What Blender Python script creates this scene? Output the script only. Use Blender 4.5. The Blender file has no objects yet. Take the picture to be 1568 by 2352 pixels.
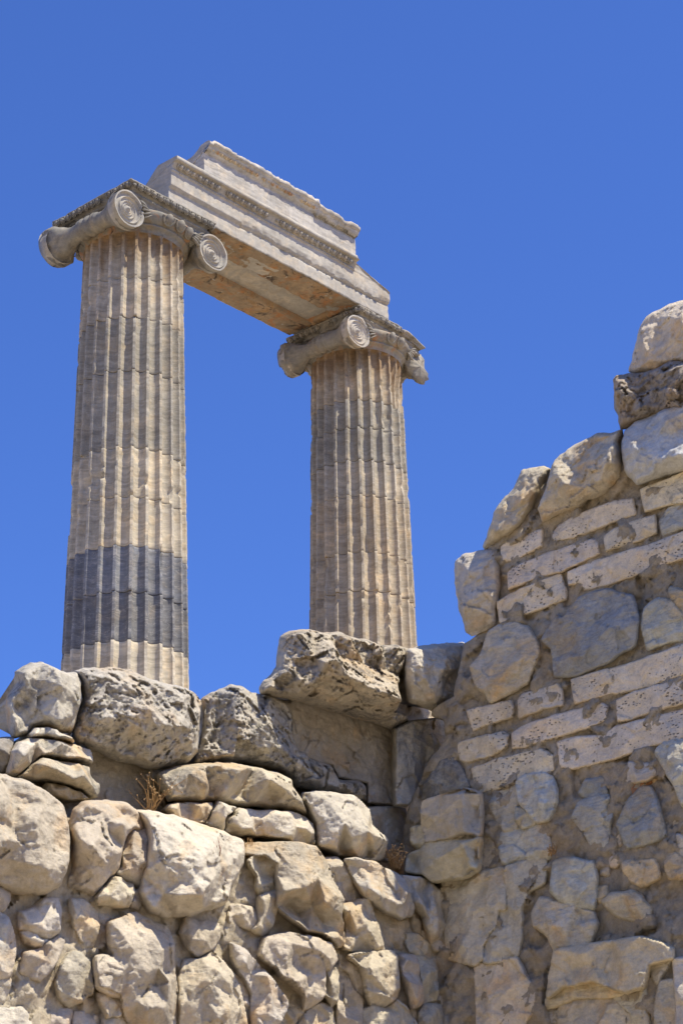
import bpy, math, random
import numpy as np
from mathutils import Vector, Matrix
from mathutils.geometry import delaunay_2d_cdt

# ------------------------------------------------------------------ camera
sc = bpy.context.scene
FPX, TH, ROLL = 5078.13, 0.4216, -0.0223          # focal length in px of a 1568 px wide picture, pitch, roll
CX, CY = 784.0, 1176.0
fw = np.array([0, math.cos(TH), math.sin(TH)])
up0 = np.array([0, -math.sin(TH), math.cos(TH)])
ri0 = np.array([1.0, 0, 0])
RI = math.cos(ROLL) * ri0 + math.sin(ROLL) * up0
UP = -math.sin(ROLL) * ri0 + math.cos(ROLL) * up0
cam_d = bpy.data.cameras.new('camera')
cam = bpy.data.objects.new('camera', cam_d)
sc.collection.objects.link(cam)
cam_d.sensor_fit = 'HORIZONTAL'
cam_d.sensor_width = 24.0
cam_d.lens = 24.0 * FPX / 1568.0
cam_d.clip_start = 0.1
cam_d.clip_end = 5000
cam.matrix_world = Matrix(((RI[0], UP[0], -fw[0], 0), (RI[1], UP[1], -fw[1], 0), (RI[2], UP[2], -fw[2], 0), (0, 0, 0, 1)))
sc.camera = cam
GROUND_Z = -1.6

# ------------------------------------------------------------------ light
SUN_AZ, SUN_EL = 119.0, 60.0                       # azimuth clockwise from the view direction (+Y)
w = bpy.data.worlds.new('World'); sc.world = w; w.use_nodes = True
nt = w.node_tree; nt.nodes.clear()
sky = nt.nodes.new('ShaderNodeTexSky'); sky.sky_type = 'NISHITA'
sky.sun_disc = False
sky.sun_elevation = math.radians(SUN_EL)
sky.sun_rotation = math.radians(SUN_AZ)
sky.air_density = 1.0; sky.dust_density = 0.5; sky.ozone_density = 4.0; sky.altitude = 0
bg = nt.nodes.new('ShaderNodeBackground'); bg.inputs[1].default_value = 0.092
ow = nt.nodes.new('ShaderNodeOutputWorld')
tm = nt.nodes.new('ShaderNodeMix'); tm.data_type = 'RGBA'; tm.blend_type = 'MULTIPLY'; tm.inputs[0].default_value = 1.0; tm.inputs[7].default_value = (0.65, 0.93, 1.66, 1)
nt.links.new(sky.outputs[0], tm.inputs[6]); nt.links.new(tm.outputs[2], bg.inputs[0]); nt.links.new(bg.outputs[0], ow.inputs[0])
sd = bpy.data.lights.new('sun', 'SUN'); sun = bpy.data.objects.new('sun', sd); sc.collection.objects.link(sun)
sd.energy = 5.0; sd.angle = math.radians(0.53); sd.color = (1.0, 0.92, 0.75)
az, el = math.radians(SUN_AZ), math.radians(SUN_EL)
sv = Vector((math.sin(az) * math.cos(el), math.cos(az) * math.cos(el), math.sin(el)))
sun.rotation_euler = sv.to_track_quat('Z', 'Y').to_euler()
sc.view_settings.view_transform = 'Standard'; sc.view_settings.look = 'None'
sc.view_settings.exposure = 0.36; sc.view_settings.gamma = 1.0

# ------------------------------------------------------------------ numpy noise
_rng = np.random.RandomState(7)
_perm = _rng.permutation(256); _perm = np.concatenate([_perm, _perm])
_grad = _rng.normal(size=(256, 3)); _grad /= np.linalg.norm(_grad, axis=1)[:, None]

def perlin(p):
    p = np.asarray(p, float); i = np.floor(p).astype(int); f = p - i; i &= 255
    u = f * f * f * (f * (f * 6 - 15) + 10)
    out = 0
    for dx in (0, 1):
        for dy in (0, 1):
            for dz in (0, 1):
                h = _perm[(_perm[(_perm[(i[:, 0] + dx) & 255] + i[:, 1] + dy) & 255] + i[:, 2] + dz) & 255]
                g = _grad[h]
                dd = g[:, 0] * (f[:, 0] - dx) + g[:, 1] * (f[:, 1] - dy) + g[:, 2] * (f[:, 2] - dz)
                wt = (u[:, 0] if dx else 1 - u[:, 0]) * (u[:, 1] if dy else 1 - u[:, 1]) * (u[:, 2] if dz else 1 - u[:, 2])
                out = out + dd * wt
    return out * 1.6

def fbm(p, scale, octv=4, gain=0.5, off=0.0):
    p = np.asarray(p, float) * scale + off; a = 1.0; s = 0; tot = 0
    for k in range(octv):
        s = s + a * perlin(p + 17.3 * k); tot += a; a *= gain; p = p * 2.03
    return s / tot

def ridged(p, scale, octv=3, off=0.0):
    p = np.asarray(p, float) * scale + off; a = 1.0; s = 0; tot = 0
    for k in range(octv):
        s = s + a * (1 - np.abs(perlin(p + 9.1 * k)) * 2); tot += a; a *= 0.5; p = p * 2.1
    return s / tot

def worley(p, scale, off=0.0):
    """F1 distance, F2-F1 and a per-cell random"""
    p = np.asarray(p, float) * scale + off; i = np.floor(p).astype(int); f = p - i
    d1 = np.full(len(p), 9.0); d2 = np.full(len(p), 9.0); cid = np.zeros(len(p)); tl = np.zeros(len(p))
    for dx in (-1, 0, 1):
        for dy in (-1, 0, 1):
            for dz in (-1, 0, 1):
                h = _perm[(_perm[(_perm[(i[:, 0] + dx) & 255] + i[:, 1] + dy) & 255] + i[:, 2] + dz) & 255]
                o = np.stack([(_perm[h] / 255.0), (_perm[(h + 57) & 255] / 255.0), (_perm[(h + 131) & 255] / 255.0)], 1)
                q = o + np.array([dx, dy, dz]) - f
                dd = np.sqrt((q ** 2).sum(1))
                nearer = dd < d1
                d2 = np.where(nearer, d1, np.minimum(d2, dd)); cid = np.where(nearer, h / 255.0, cid); tl = np.where(nearer, (q * _grad[(h + 91) & 255]).sum(1), tl); d1 = np.where(nearer, dd, d1)
    return d1, d2 - d1, cid, tl

def sstep(a, b, x):
    t = np.clip((x - a) / (b - a), 0, 1); return t * t * (3 - 2 * t)

# ------------------------------------------------------------------ materials
def nodes(name):
    m = bpy.data.materials.new(name); m.use_nodes = True; t = m.node_tree; t.nodes.clear()
    o = t.nodes.new('ShaderNodeOutputMaterial'); b = t.nodes.new('ShaderNodeBsdfPrincipled')
    t.links.new(b.outputs[0], o.inputs[0]); b.inputs['Roughness'].default_value = 0.9
    b.inputs['Specular IOR Level'].default_value = 0.2
    return m, t, b

class NT:
    def __init__(s, t): s.t = t
    def n(s, typ, **k):
        x = s.t.nodes.new(typ)
        for a, b in k.items(): setattr(x, a, b)
        return x
    def l(s, a, b): s.t.links.new(a, b)
    def pos(s, scale=(1, 1, 1), rot=(0, 0, 0)):
        g = s.n('ShaderNodeNewGeometry'); m = s.n('ShaderNodeMapping'); s.l(g.outputs['Position'], m.inputs['Vector'])
        m.inputs['Scale'].default_value = scale; m.inputs['Rotation'].default_value = rot
        return m.outputs[0]
    def noise(s, vec, scale, detail=6, rough=0.55, dist=0.0):
        x = s.n('ShaderNodeTexNoise'); s.l(vec, x.inputs['Vector']); x.inputs['Scale'].default_value = scale
        x.inputs['Detail'].default_value = detail; x.inputs['Roughness'].default_value = rough; x.inputs['Distortion'].default_value = dist
        return x.outputs['Fac']
    def mr(s, v, a, b, c=0.0, d=1.0, smooth=False):
        x = s.n('ShaderNodeMapRange'); s.l(v, x.inputs['Value'])
        if smooth: x.interpolation_type = 'SMOOTHSTEP'
        for k, q in zip(('From Min', 'From Max', 'To Min', 'To Max'), (a, b, c, d)): x.inputs[k].default_value = q
        return x.outputs[0]
    def math(s, op, a, b=None):
        x = s.n('ShaderNodeMath', operation=op)
        for k, q in enumerate((a, b)):
            if q is None: continue
            if hasattr(q, 'is_output'): s.l(q, x.inputs[k])
            else: x.inputs[k].default_value = q
        return x.outputs[0]
    def mix(s, f, a, b, mode='MIX'):
        x = s.n('ShaderNodeMix', data_type='RGBA', blend_type=mode)
        for q, i in ((f, 0), (a, 6), (b, 7)):
            if hasattr(q, 'is_output'): s.l(q, x.inputs[i])
            elif i == 0: x.inputs[0].default_value = q
            else: x.inputs[i].default_value = (*q, 1)
        return x.outputs[2]
    def gray(s, v):
        x = s.n('ShaderNodeCombineColor'); [s.l(v, x.inputs[k]) for k in range(3)]; return x.outputs[0]
    def bump(s, h, strength, dist, normal=None):
        x = s.n('ShaderNodeBump'); s.l(h, x.inputs['Height']); x.inputs['Strength'].default_value = strength; x.inputs['Distance'].default_value = dist
        if normal is not None: s.l(normal, x.inputs['Normal'])
        return x.outputs[0]

def mat_rock(name, ochre=0.5, strat=0.0, holes=0.0, fine=1.0, crust_scale=3.0):
    m, t, b = nodes(name); N = NT(t)
    P = N.pos(); oi = N.n('ShaderNodeObjectInfo')
    n1 = N.noise(P, 1.6, 7, 0.6); n2 = N.noise(P, 11, 9, 0.65); n3 = N.noise(P, 70, 5, 0.6)
    col = N.mix(1.0, oi.outputs['Color'], N.gray(N.mr(n1, 0.3, 0.7, 0.86, 1.12)), 'MULTIPLY')
    col = N.mix(1.0, col, N.gray(N.mr(n2, 0.25, 0.75, 0.78, 1.2)), 'MULTIPLY')
    col = N.mix(1.0, col, N.gray(N.mr(n3, 0.3, 0.7, 0.9, 1.08)), 'MULTIPLY')
    # ochre iron patches and grey-blue patches
    no = N.noise(N.pos((1, 1, 1.2)), 2.3, 6, 0.6, 0.6)
    col = N.mix(N.mr(no, 0.52, 0.68, 0, ochre), col, N.mix(1.0, col, (1.10, 0.86, 0.58), 'MULTIPLY'))
    nb = N.noise(N.pos((1.3, 1.3, 1)), 1.9, 5, 0.6, 0.8)
    col = N.mix(N.mr(nb, 0.54, 0.68, 0, 0.5), col, N.mix(1.0, col, (0.78, 0.82, 0.88), 'MULTIPLY'))
    # black lichen crust
    c1 = N.noise(P, crust_scale, 12, 0.72, 0.3); c2 = N.noise(P, crust_scale * 9, 6, 0.7)
    cs = N.math('ADD', N.math('MULTIPLY', c1, 0.72), N.math('MULTIPLY', c2, 0.28))
    thr = N.math('SUBTRACT', 0.66, N.math('MULTIPLY', oi.outputs['Alpha'], 0.27))
    k = N.math('MULTIPLY', N.math('SUBTRACT', cs, thr), 9.0)
    kk = N.mr(k, 0, 1, 0, 0.8)
    col = N.mix(kk, col, (0.15, 0.143, 0.132))
    h = N.math('ADD', N.math('MULTIPLY', n2, 0.6), N.math('MULTIPLY', N.noise(P, 42, 8, 0.7), 0.4))
    if strat:
        ns = N.noise(N.pos((1, 1, 4.5), (0.25, 0.1, 0)), 9, 7, 0.65, 0.5)
        h = N.math('ADD', h, N.math('MULTIPLY', ns, strat))
        col = N.mix(1.0, col, N.gray(N.mr(ns, 0.3, 0.7, 1 - 0.16 * strat, 1 + 0.12 * strat)), 'MULTIPLY')
    if holes:
        v = N.n('ShaderNodeTexVoronoi'); N.l(N.pos((16, 16, 34)), v.inputs['Vector']); v.inputs['Scale'].default_value = 1.6
        hm = N.noise(P, 4, 3, 0.5)
        f = N.mr(N.math('ADD', v.outputs['Distance'], N.mr(hm, 0.35, 0.65, 0.25, -0.05)), 0.12, 0.3, 0, 1)
        h = N.math('ADD', h, N.math('MULTIPLY', f, holes))
        col = N.mix(N.mr(f, 0, 1, 0.55, 0), col, (0.12, 0.10, 0.09))
    nm = N.bump(h, 1.0 * fine, 0.03)
    nm = N.bump(N.noise(P, 95, 6, 0.75), 0.65 * fine, 0.008, nm)
    t.links.new(col, b.inputs['Base Color']); t.links.new(nm, b.inputs['Normal'])
    return m

def mat_marble(name, rust=0.0, veins=0.3, neck=False, black=None):
    m, t, b = nodes(name); N = NT(t)
    P = N.pos(); oi = N.n('ShaderNodeObjectInfo')
    n1 = N.noise(P, 1.4, 6, 0.6); n2 = N.noise(P, 14, 8, 0.65)
    col = N.mix(1.0, oi.outputs['Color'], N.gray(N.mr(n1, 0.3, 0.7, 0.84, 1.14)), 'MULTIPLY')
    vn = N.noise(N.pos((1.0, 1.0, 6.5), (0.32, 0.22, 0.0)), 1.9, 7, 0.6, 0.9)
    col = N.mix(1.0, col, N.gray(N.mr(vn, 0.32, 0.68, 1 - veins, 1 + veins * 0.7)), 'MULTIPLY')
    # thin light veins
    v2 = N.noise(N.pos((0.8, 0.8, 3.2), (0.5, -0.2, 0.0)), 2.6, 5, 0.55, 1.4)
    ln = N.mr(N.math('ABSOLUTE', N.math('SUBTRACT', v2, 0.5)), 0.0, 0.02, 1, 0)
    col = N.mix(N.math('MULTIPLY', ln, veins), col, (0.62, 0.57, 0.48))
    col = N.mix(1.0, col, N.gray(N.mr(n2, 0.25, 0.75, 0.84, 1.14)), 'MULTIPLY')
    # vertical weather streaks
    pt = N.noise(P, 2.2, 5, 0.65, 1.5)
    col = N.mix(N.mr(pt, 0.5, 0.64, 0, 0.7), col, N.mix(1.0, col, (1.35, 1.25, 1.1), 'MULTIPLY'))
    st = N.noise(N.pos((7, 7, 0.5)), 2.0, 6, 0.6)
    col = N.mix(N.mr(st, 0.52, 0.75, 0, 0.35), col, N.mix(1.0, col, (0.6, 0.6, 0.62), 'MULTIPLY'))
    c1 = N.noise(P, 4.5, 10, 0.7, 0.4)
    thr = N.math('SUBTRACT', 0.7, N.math('MULTIPLY', oi.outputs['Alpha'], 0.24))
    kk = N.mr(N.math('MULTIPLY', N.math('SUBTRACT', c1, thr), 8.0), 0, 1, 0, 0.75)
    col = N.mix(kk, col, (0.13, 0.12, 0.105))
    no = N.noise(P, 2.6, 6, 0.62, 0.7)
    col = N.mix(N.mr(no, 0.5, 0.68, 0.0, 0.35 + rust * 0.7), col, N.mix(1.0, col, (1.10, 0.90, 0.64), 'MULTIPLY'))
    if neck:                                              # iron wash that has run down from the capital
        sx = N.n('ShaderNodeSeparateXYZ'); N.l(P, sx.inputs[0])
        nz = N.noise(N.pos((3, 3, 0.7)), 1.5, 5, 0.6)
        hz = N.math('ADD', sx.outputs[2], N.mr(nz, 0.3, 0.7, -0.35, 0.35))
        col = N.mix(N.mr(hz, 18.75, 19.5, 0, 0.85, True), col, N.mix(1.0, col, (0.60, 0.44, 0.29), 'MULTIPLY'))
    if rust:
        nr = N.noise(N.pos((1, 1, 1), (0, 0, 0.75)), 2.9, 6, 0.62, 1.2)
        col = N.mix(N.mr(nr, 0.52, 0.66, 0, rust), col, (0.40, 0.19, 0.08))
        nk = N.noise(P, 3.3, 8, 0.7, 1.0)
        col = N.mix(N.mr(nk, 0.55 if black else 0.60, 0.63 if black else 0.68, 0, rust), col, (0.055, 0.045, 0.04))
    h = N.math('ADD', N.math('MULTIPLY', n2, 0.5), N.math('MULTIPLY', N.noise(P, 50, 6, 0.65), 0.5))
    nm = N.bump(h, 0.4, 0.014)
    t.links.new(col, b.inputs['Base Color']); t.links.new(nm, b.inputs['Normal'])
    b.inputs['Roughness'].default_value = 0.8
    return m

M = {}
M['boulder'] = mat_rock('weathered_limestone', 0.75, 0.35)
M['marble_rock'] = mat_rock('grey_marble_rubble', 0.8, 0.9, 0, 0.9)
M['brick'] = mat_rock('travertine', 0.3, 0.3, 1.3, 1.0)
M['pitted'] = mat_rock('pitted_limestone', 0.55, 0.0, 0.0, 1.5, 4.0)
M['mortar'] = mat_rock('lime_mortar', 0.35, 0.0, 0.0, 1.6)
M['marble'] = mat_marble('old_marble', 0.0, 0.3)
M['carved'] = mat_marble('carved_marble', 0.0, 0.12)
M['neck'] = mat_marble('stained_drum', 0.0, 0.25, neck=True)
M['soffit'] = mat_marble('sooty_soffit', 0.9, 0.1, black=True)
M['rusty'] = mat_marble('stained_marble', 0.85, 0.1)

def mat_plain(name, c):
    m, t, b = nodes(name); N = NT(t); P = N.pos()
    t.links.new(N.mix(N.noise(P, 30, 3), c, tuple(x * 0.6 for x in c)), b.inputs['Base Color'])
    return m
M['straw'] = mat_plain('dry_straw', (0.45, 0.26, 0.10))
M['seed'] = mat_plain('seed_heads', (0.50, 0.33, 0.16))
M['redweed'] = mat_plain('red_dry_weed', (0.30, 0.12, 0.07))
M['ground'] = mat_rock('dusty_ground', 0.3, 0, 0, 1.0)

# ------------------------------------------------------------------ object helpers
col_ = sc.collection
def mesh_obj(name, V, Fc, mat, parent=None, color=(0.5, 0.43, 0.34, 0), smooth=True, origin=None, world=True):
    V = np.asarray(V, float)
    if origin is None: origin = V.mean(0) if parent is None else np.zeros(3)
    me = bpy.data.meshes.new(name)
    me.from_pydata((V - origin).tolist(), [], Fc)
    me.update()
    if smooth: me.polygons.foreach_set('use_smooth', [True] * len(me.polygons))
    me.materials.append(mat)
    o = bpy.data.objects.new(name, me); col_.objects.link(o)
    if parent is not None: o.parent = parent
    o.location = origin; o.color = color
    return o

def tag(o, label=None, cat=None, group=None, kind=None):
    if label: o['label'] = label
    if cat: o['category'] = cat
    if group: o['group'] = group
    if kind: o['kind'] = kind
    return o

def empty(name, loc, rz=0.0):
    o = bpy.data.objects.new(name, None); o.location = loc; o.rotation_euler = (0, 0, rz)
    col_.objects.link(o); return o

class MB:
    def __init__(s): s.V = []; s.F = []; s.n = 0
    def add(s, V, F):
        V = np.asarray(V, float); s.V.append(V); s.F += [tuple(i + s.n for i in f) for f in F]; s.n += len(V)
    def grid(s, P, closeu=False, closev=False):
        nu, nv = P.shape[:2]; F = []
        for i in range(nu if closeu else nu - 1):
            i2 = (i + 1) % nu
            for j in range(nv if closev else nv - 1):
                j2 = (j + 1) % nv
                F.append((i * nv + j, i2 * nv + j, i2 * nv + j2, i * nv + j2))
        s.add(P.reshape(-1, 3), F)
    def ellipsoid(s, c, ax, n=8, m=6):
        """ax: 3x3 rows are half-axis vectors"""
        a = np.linspace(0, 2 * np.pi, n, endpoint=False); t = np.linspace(0, np.pi, m)
        A, T = np.meshgrid(a, t, indexing='ij')
        L = np.stack([np.cos(A) * np.sin(T), np.sin(A) * np.sin(T), np.cos(T)], -1)
        s.grid(np.asarray(c) + L @ np.asarray(ax), closeu=True)
    def tube(s, pts, rad, n=6, closed=False):
        pts = np.asarray(pts, float); k = len(pts); rad = np.broadcast_to(rad, (k,))
        tg = np.gradient(pts, axis=0) if not closed else np.roll(pts, -1, 0) - np.roll(pts, 1, 0)
        tg /= np.linalg.norm(tg, axis=1)[:, None] + 1e-9
        ref = np.array([0.13, 0.21, 0.97]); u = np.cross(tg, ref); u /= np.linalg.norm(u, axis=1)[:, None] + 1e-9; v = np.cross(tg, u)
        a = np.linspace(0, 2 * np.pi, n, endpoint=False)
        P = pts[:, None, :] + rad[:, None, None] * (np.cos(a)[None, :, None] * u[:, None, :] + np.sin(a)[None, :, None] * v[:, None, :])
        s.grid(P, closeu=closed, closev=True)
    def out(s): return np.concatenate(s.V), s.F

# ------------------------------------------------------------------ the geometry of the place
PH = 0.726
D_ = np.array([math.sin(PH), math.cos(PH), 0.0])            # temple axis, away to the right
NF = np.array([D_[1], -D_[0], 0.0])                          # its front normal, towards the sun
C1 = np.array([-3.4509, 32.6462, 19.5228]); SPAN = 5.7098; C2 = C1 + SPAN * D_
RZ = math.atan2(D_[1], D_[0])

def ray(x, y): return fw + RI * ((x - CX) / FPX) + UP * ((CY - y) / FPX)
REG = {'A': (0, 2600, 900 / 1568), 'B': (750, 2450, 950 / 1568), 'C': (0, 3250, 950 / 1568), 'D': (850, 3250, 1000 / 1568),
       'E': (1731, 1150, 1000 / 1568), 'F': (1731, 2050, 1000 / 1568), 'G': (1531, 2950, 1200 / 1568), 'X': (0, 0, 2731 / 1568)}
K_ = 1568 / 2731.0
def px(reg, pts):
    x0, y0, k = REG[reg]
    return [((x0 + x * k) * K_, (y0 + y * k) * K_) for x, y in pts]

v = ray(985, 2200); CORNER = v * (16.0 / math.hypot(v[0], v[1]))
PLANES = {'L': (CORNER, D_, NF), 'R': (CORNER, NF, -D_)}
def uv_of(pl, off, pts):
    P0, eu, n = PLANES[pl]; P0 = P0 + n * off; out = []
    for x, y in pts:
        r = ray(x, y); q = r * (P0 @ n) / (r @ n) - P0
        out.append((q @ eu, q[2]))
    return np.array(out)
def to3(pl, off, uv, h, lean=0.0):
    P0, eu, n = PLANES[pl]; P0 = P0 + n * off; h = np.asarray(h, float)
    B = P0 + uv[:, :1] * eu + uv[:, 1:2] * np.array([0, 0, 1.0])
    if lean == 0: return B + h[:, None] * n
    q = P0 @ n
    return B + (1 - lean) * h[:, None] * n + lean * B * (h / q)[:, None]

def poly_sd(pts, poly):
    a = poly; b = np.roll(poly, -1, 0); e = b - a
    best = np.full(len(pts), 1e9); near = np.zeros_like(pts); inside = np.zeros(len(pts), bool)
    for i in range(len(a)):
        wv = pts - a[i]; t = np.clip((wv @ e[i]) / (e[i] @ e[i] + 1e-12), 0, 1); q = a[i] + t[:, None] * e[i]
        dd = ((pts - q) ** 2).sum(1); m = dd < best; best[m] = dd[m]; near[m] = q[m]
        c = ((a[i, 1] > pts[:, 1]) != (b[i, 1] > pts[:, 1])) & (pts[:, 0] < (b[i, 0] - a[i, 0]) * (pts[:, 1] - a[i, 1]) / (b[i, 1] - a[i, 1] + 1e-12) + a[i, 0])
        inside ^= c
    dd = np.sqrt(best); return np.where(inside, dd, -dd), near

def resample(poly, step, wob, seed, rnd=1):
    p = np.asarray(poly, float)
    for _ in range(rnd):
        q = np.roll(p, -1, 0); p = np.stack([p * 0.94 + q * 0.06, p * 0.06 + q * 0.94], 1).reshape(-1, 2)
    q = np.roll(p, -1, 0); L = np.linalg.norm(q - p, axis=1); out = []
    for i in range(len(p)):
        k = max(1, int(round(L[i] / step)))
        for j in range(k): out.append(p[i] + (q[i] - p[i]) * j / k)
    p = np.array(out)
    P3 = np.c_[p, np.full(len(p), seed * 3.7)]
    p = p + wob * np.stack([fbm(P3, 12, 4, 0.6), fbm(P3 + 31.0, 12, 4, 0.6)], 1) * 2.0
    return p

def facet_height(uv, cp, ch):
    """piecewise linear surface over control points"""
    r = delaunay_2d_cdt([Vector(c) for c in cp], [], [], 0, 1e-6)
    vs = np.array([list(x) for x in r[0]]); idx = [o[0] if o else 0 for o in r[3]]
    hs = np.array([ch[i] for i in idx]); H = np.full(len(uv), np.nan); bestneg = np.full(len(uv), -1e9); Hn = np.zeros(len(uv))
    for f in r[2]:
        a, b, c = vs[f[0]], vs[f[1]], vs[f[2]]
        den = (b[1] - c[1]) * (a[0] - c[0]) + (c[0] - b[0]) * (a[1] - c[1])
        if abs(den) < 1e-9: continue
        l0 = ((b[1] - c[1]) * (uv[:, 0] - c[0]) + (c[0] - b[0]) * (uv[:, 1] - c[1])) / den
        l1 = ((c[1] - a[1]) * (uv[:, 0] - c[0]) + (a[0] - c[0]) * (uv[:, 1] - c[1])) / den
        l2 = 1 - l0 - l1; mn = np.minimum(np.minimum(l0, l1), l2); val = l0 * hs[f[0]] + l1 * hs[f[1]] + l2 * hs[f[2]]
        ins = mn >= -1e-6; H[ins] = val[ins]
        m = mn > bestneg; bestneg[m] = mn[m]
        L0, L1, L2 = np.clip(l0, 0, 1), np.clip(l1, 0, 1), np.clip(l2, 0, 1); s = L0 + L1 + L2
        vv = (L0 * hs[f[0]] + L1 * hs[f[1]] + L2 * hs[f[2]]) / s; Hn[m] = vv[m]
    return np.where(np.isnan(H), Hn, H)

NST = [0]
LEAN = 0.8                                        # stones swell up and outwards from their bed
STYLE = {
    #            shoulder  base  noise  fine   facets edge   depth mat
    'boulder': dict(grav=0.5, cut=0.9, w=0.035, base=0.7, n1=0.013, n2=0.010, pit=0, crack=0.5, rnd=1, depth=0.45, mat='boulder', wob=0.010),
    'rubble':  dict(grav=0.3, cut=1.0, w=0.012, base=0.8, n1=0.010, n2=0.008, pit=0, crack=0.6, rnd=1, depth=0.30, mat='boulder', wob=0.008),
    'marble':  dict(cut=0.6, w=0.012, base=0.8, n1=0.010, n2=0.007, pit=0, crack=0.8, rnd=1, depth=0.30, mat='marble_rock', wob=0.008),
    'slab':    dict(w=0.012, base=0.9, n1=0.008, n2=0.004, pit=0, crack=1.6, rnd=1, depth=0.25, mat='boulder', wob=0.006),
    'ashlar':  dict(w=0.015, base=0.95, n1=0.010, n2=0.005, pit=0, crack=0.2, rnd=0, depth=0.5, mat='boulder', wob=0.004),
    'brick':   dict(w=0.009, base=0.92, n1=0.007, n2=0.004, pit=0.8, crack=0, rnd=0, depth=0.20, mat='brick', wob=0.006),
    'pitted':  dict(w=0.04, base=0.6, n1=0.034, n2=0.014, pit=3.0, crack=0, rnd=1, depth=0.5, mat='pitted', wob=0.010),
}
TINT = {'w': (0.589, 0.509, 0.377), 'l': (0.633, 0.568, 0.447), 'g': (0.513, 0.488, 0.417), 'b': (0.393, 0.381, 0.352), 'y': (0.589, 0.471, 0.302), 'p': (0.677, 0.568, 0.423), 't': (0.524, 0.439, 0.326), 'd': (0.349, 0.311, 0.251), 'n': (0.546, 0.483, 0.372), 'm': (0.6, 0.503, 0.352), 'r': (0.546, 0.45, 0.326)}

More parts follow.
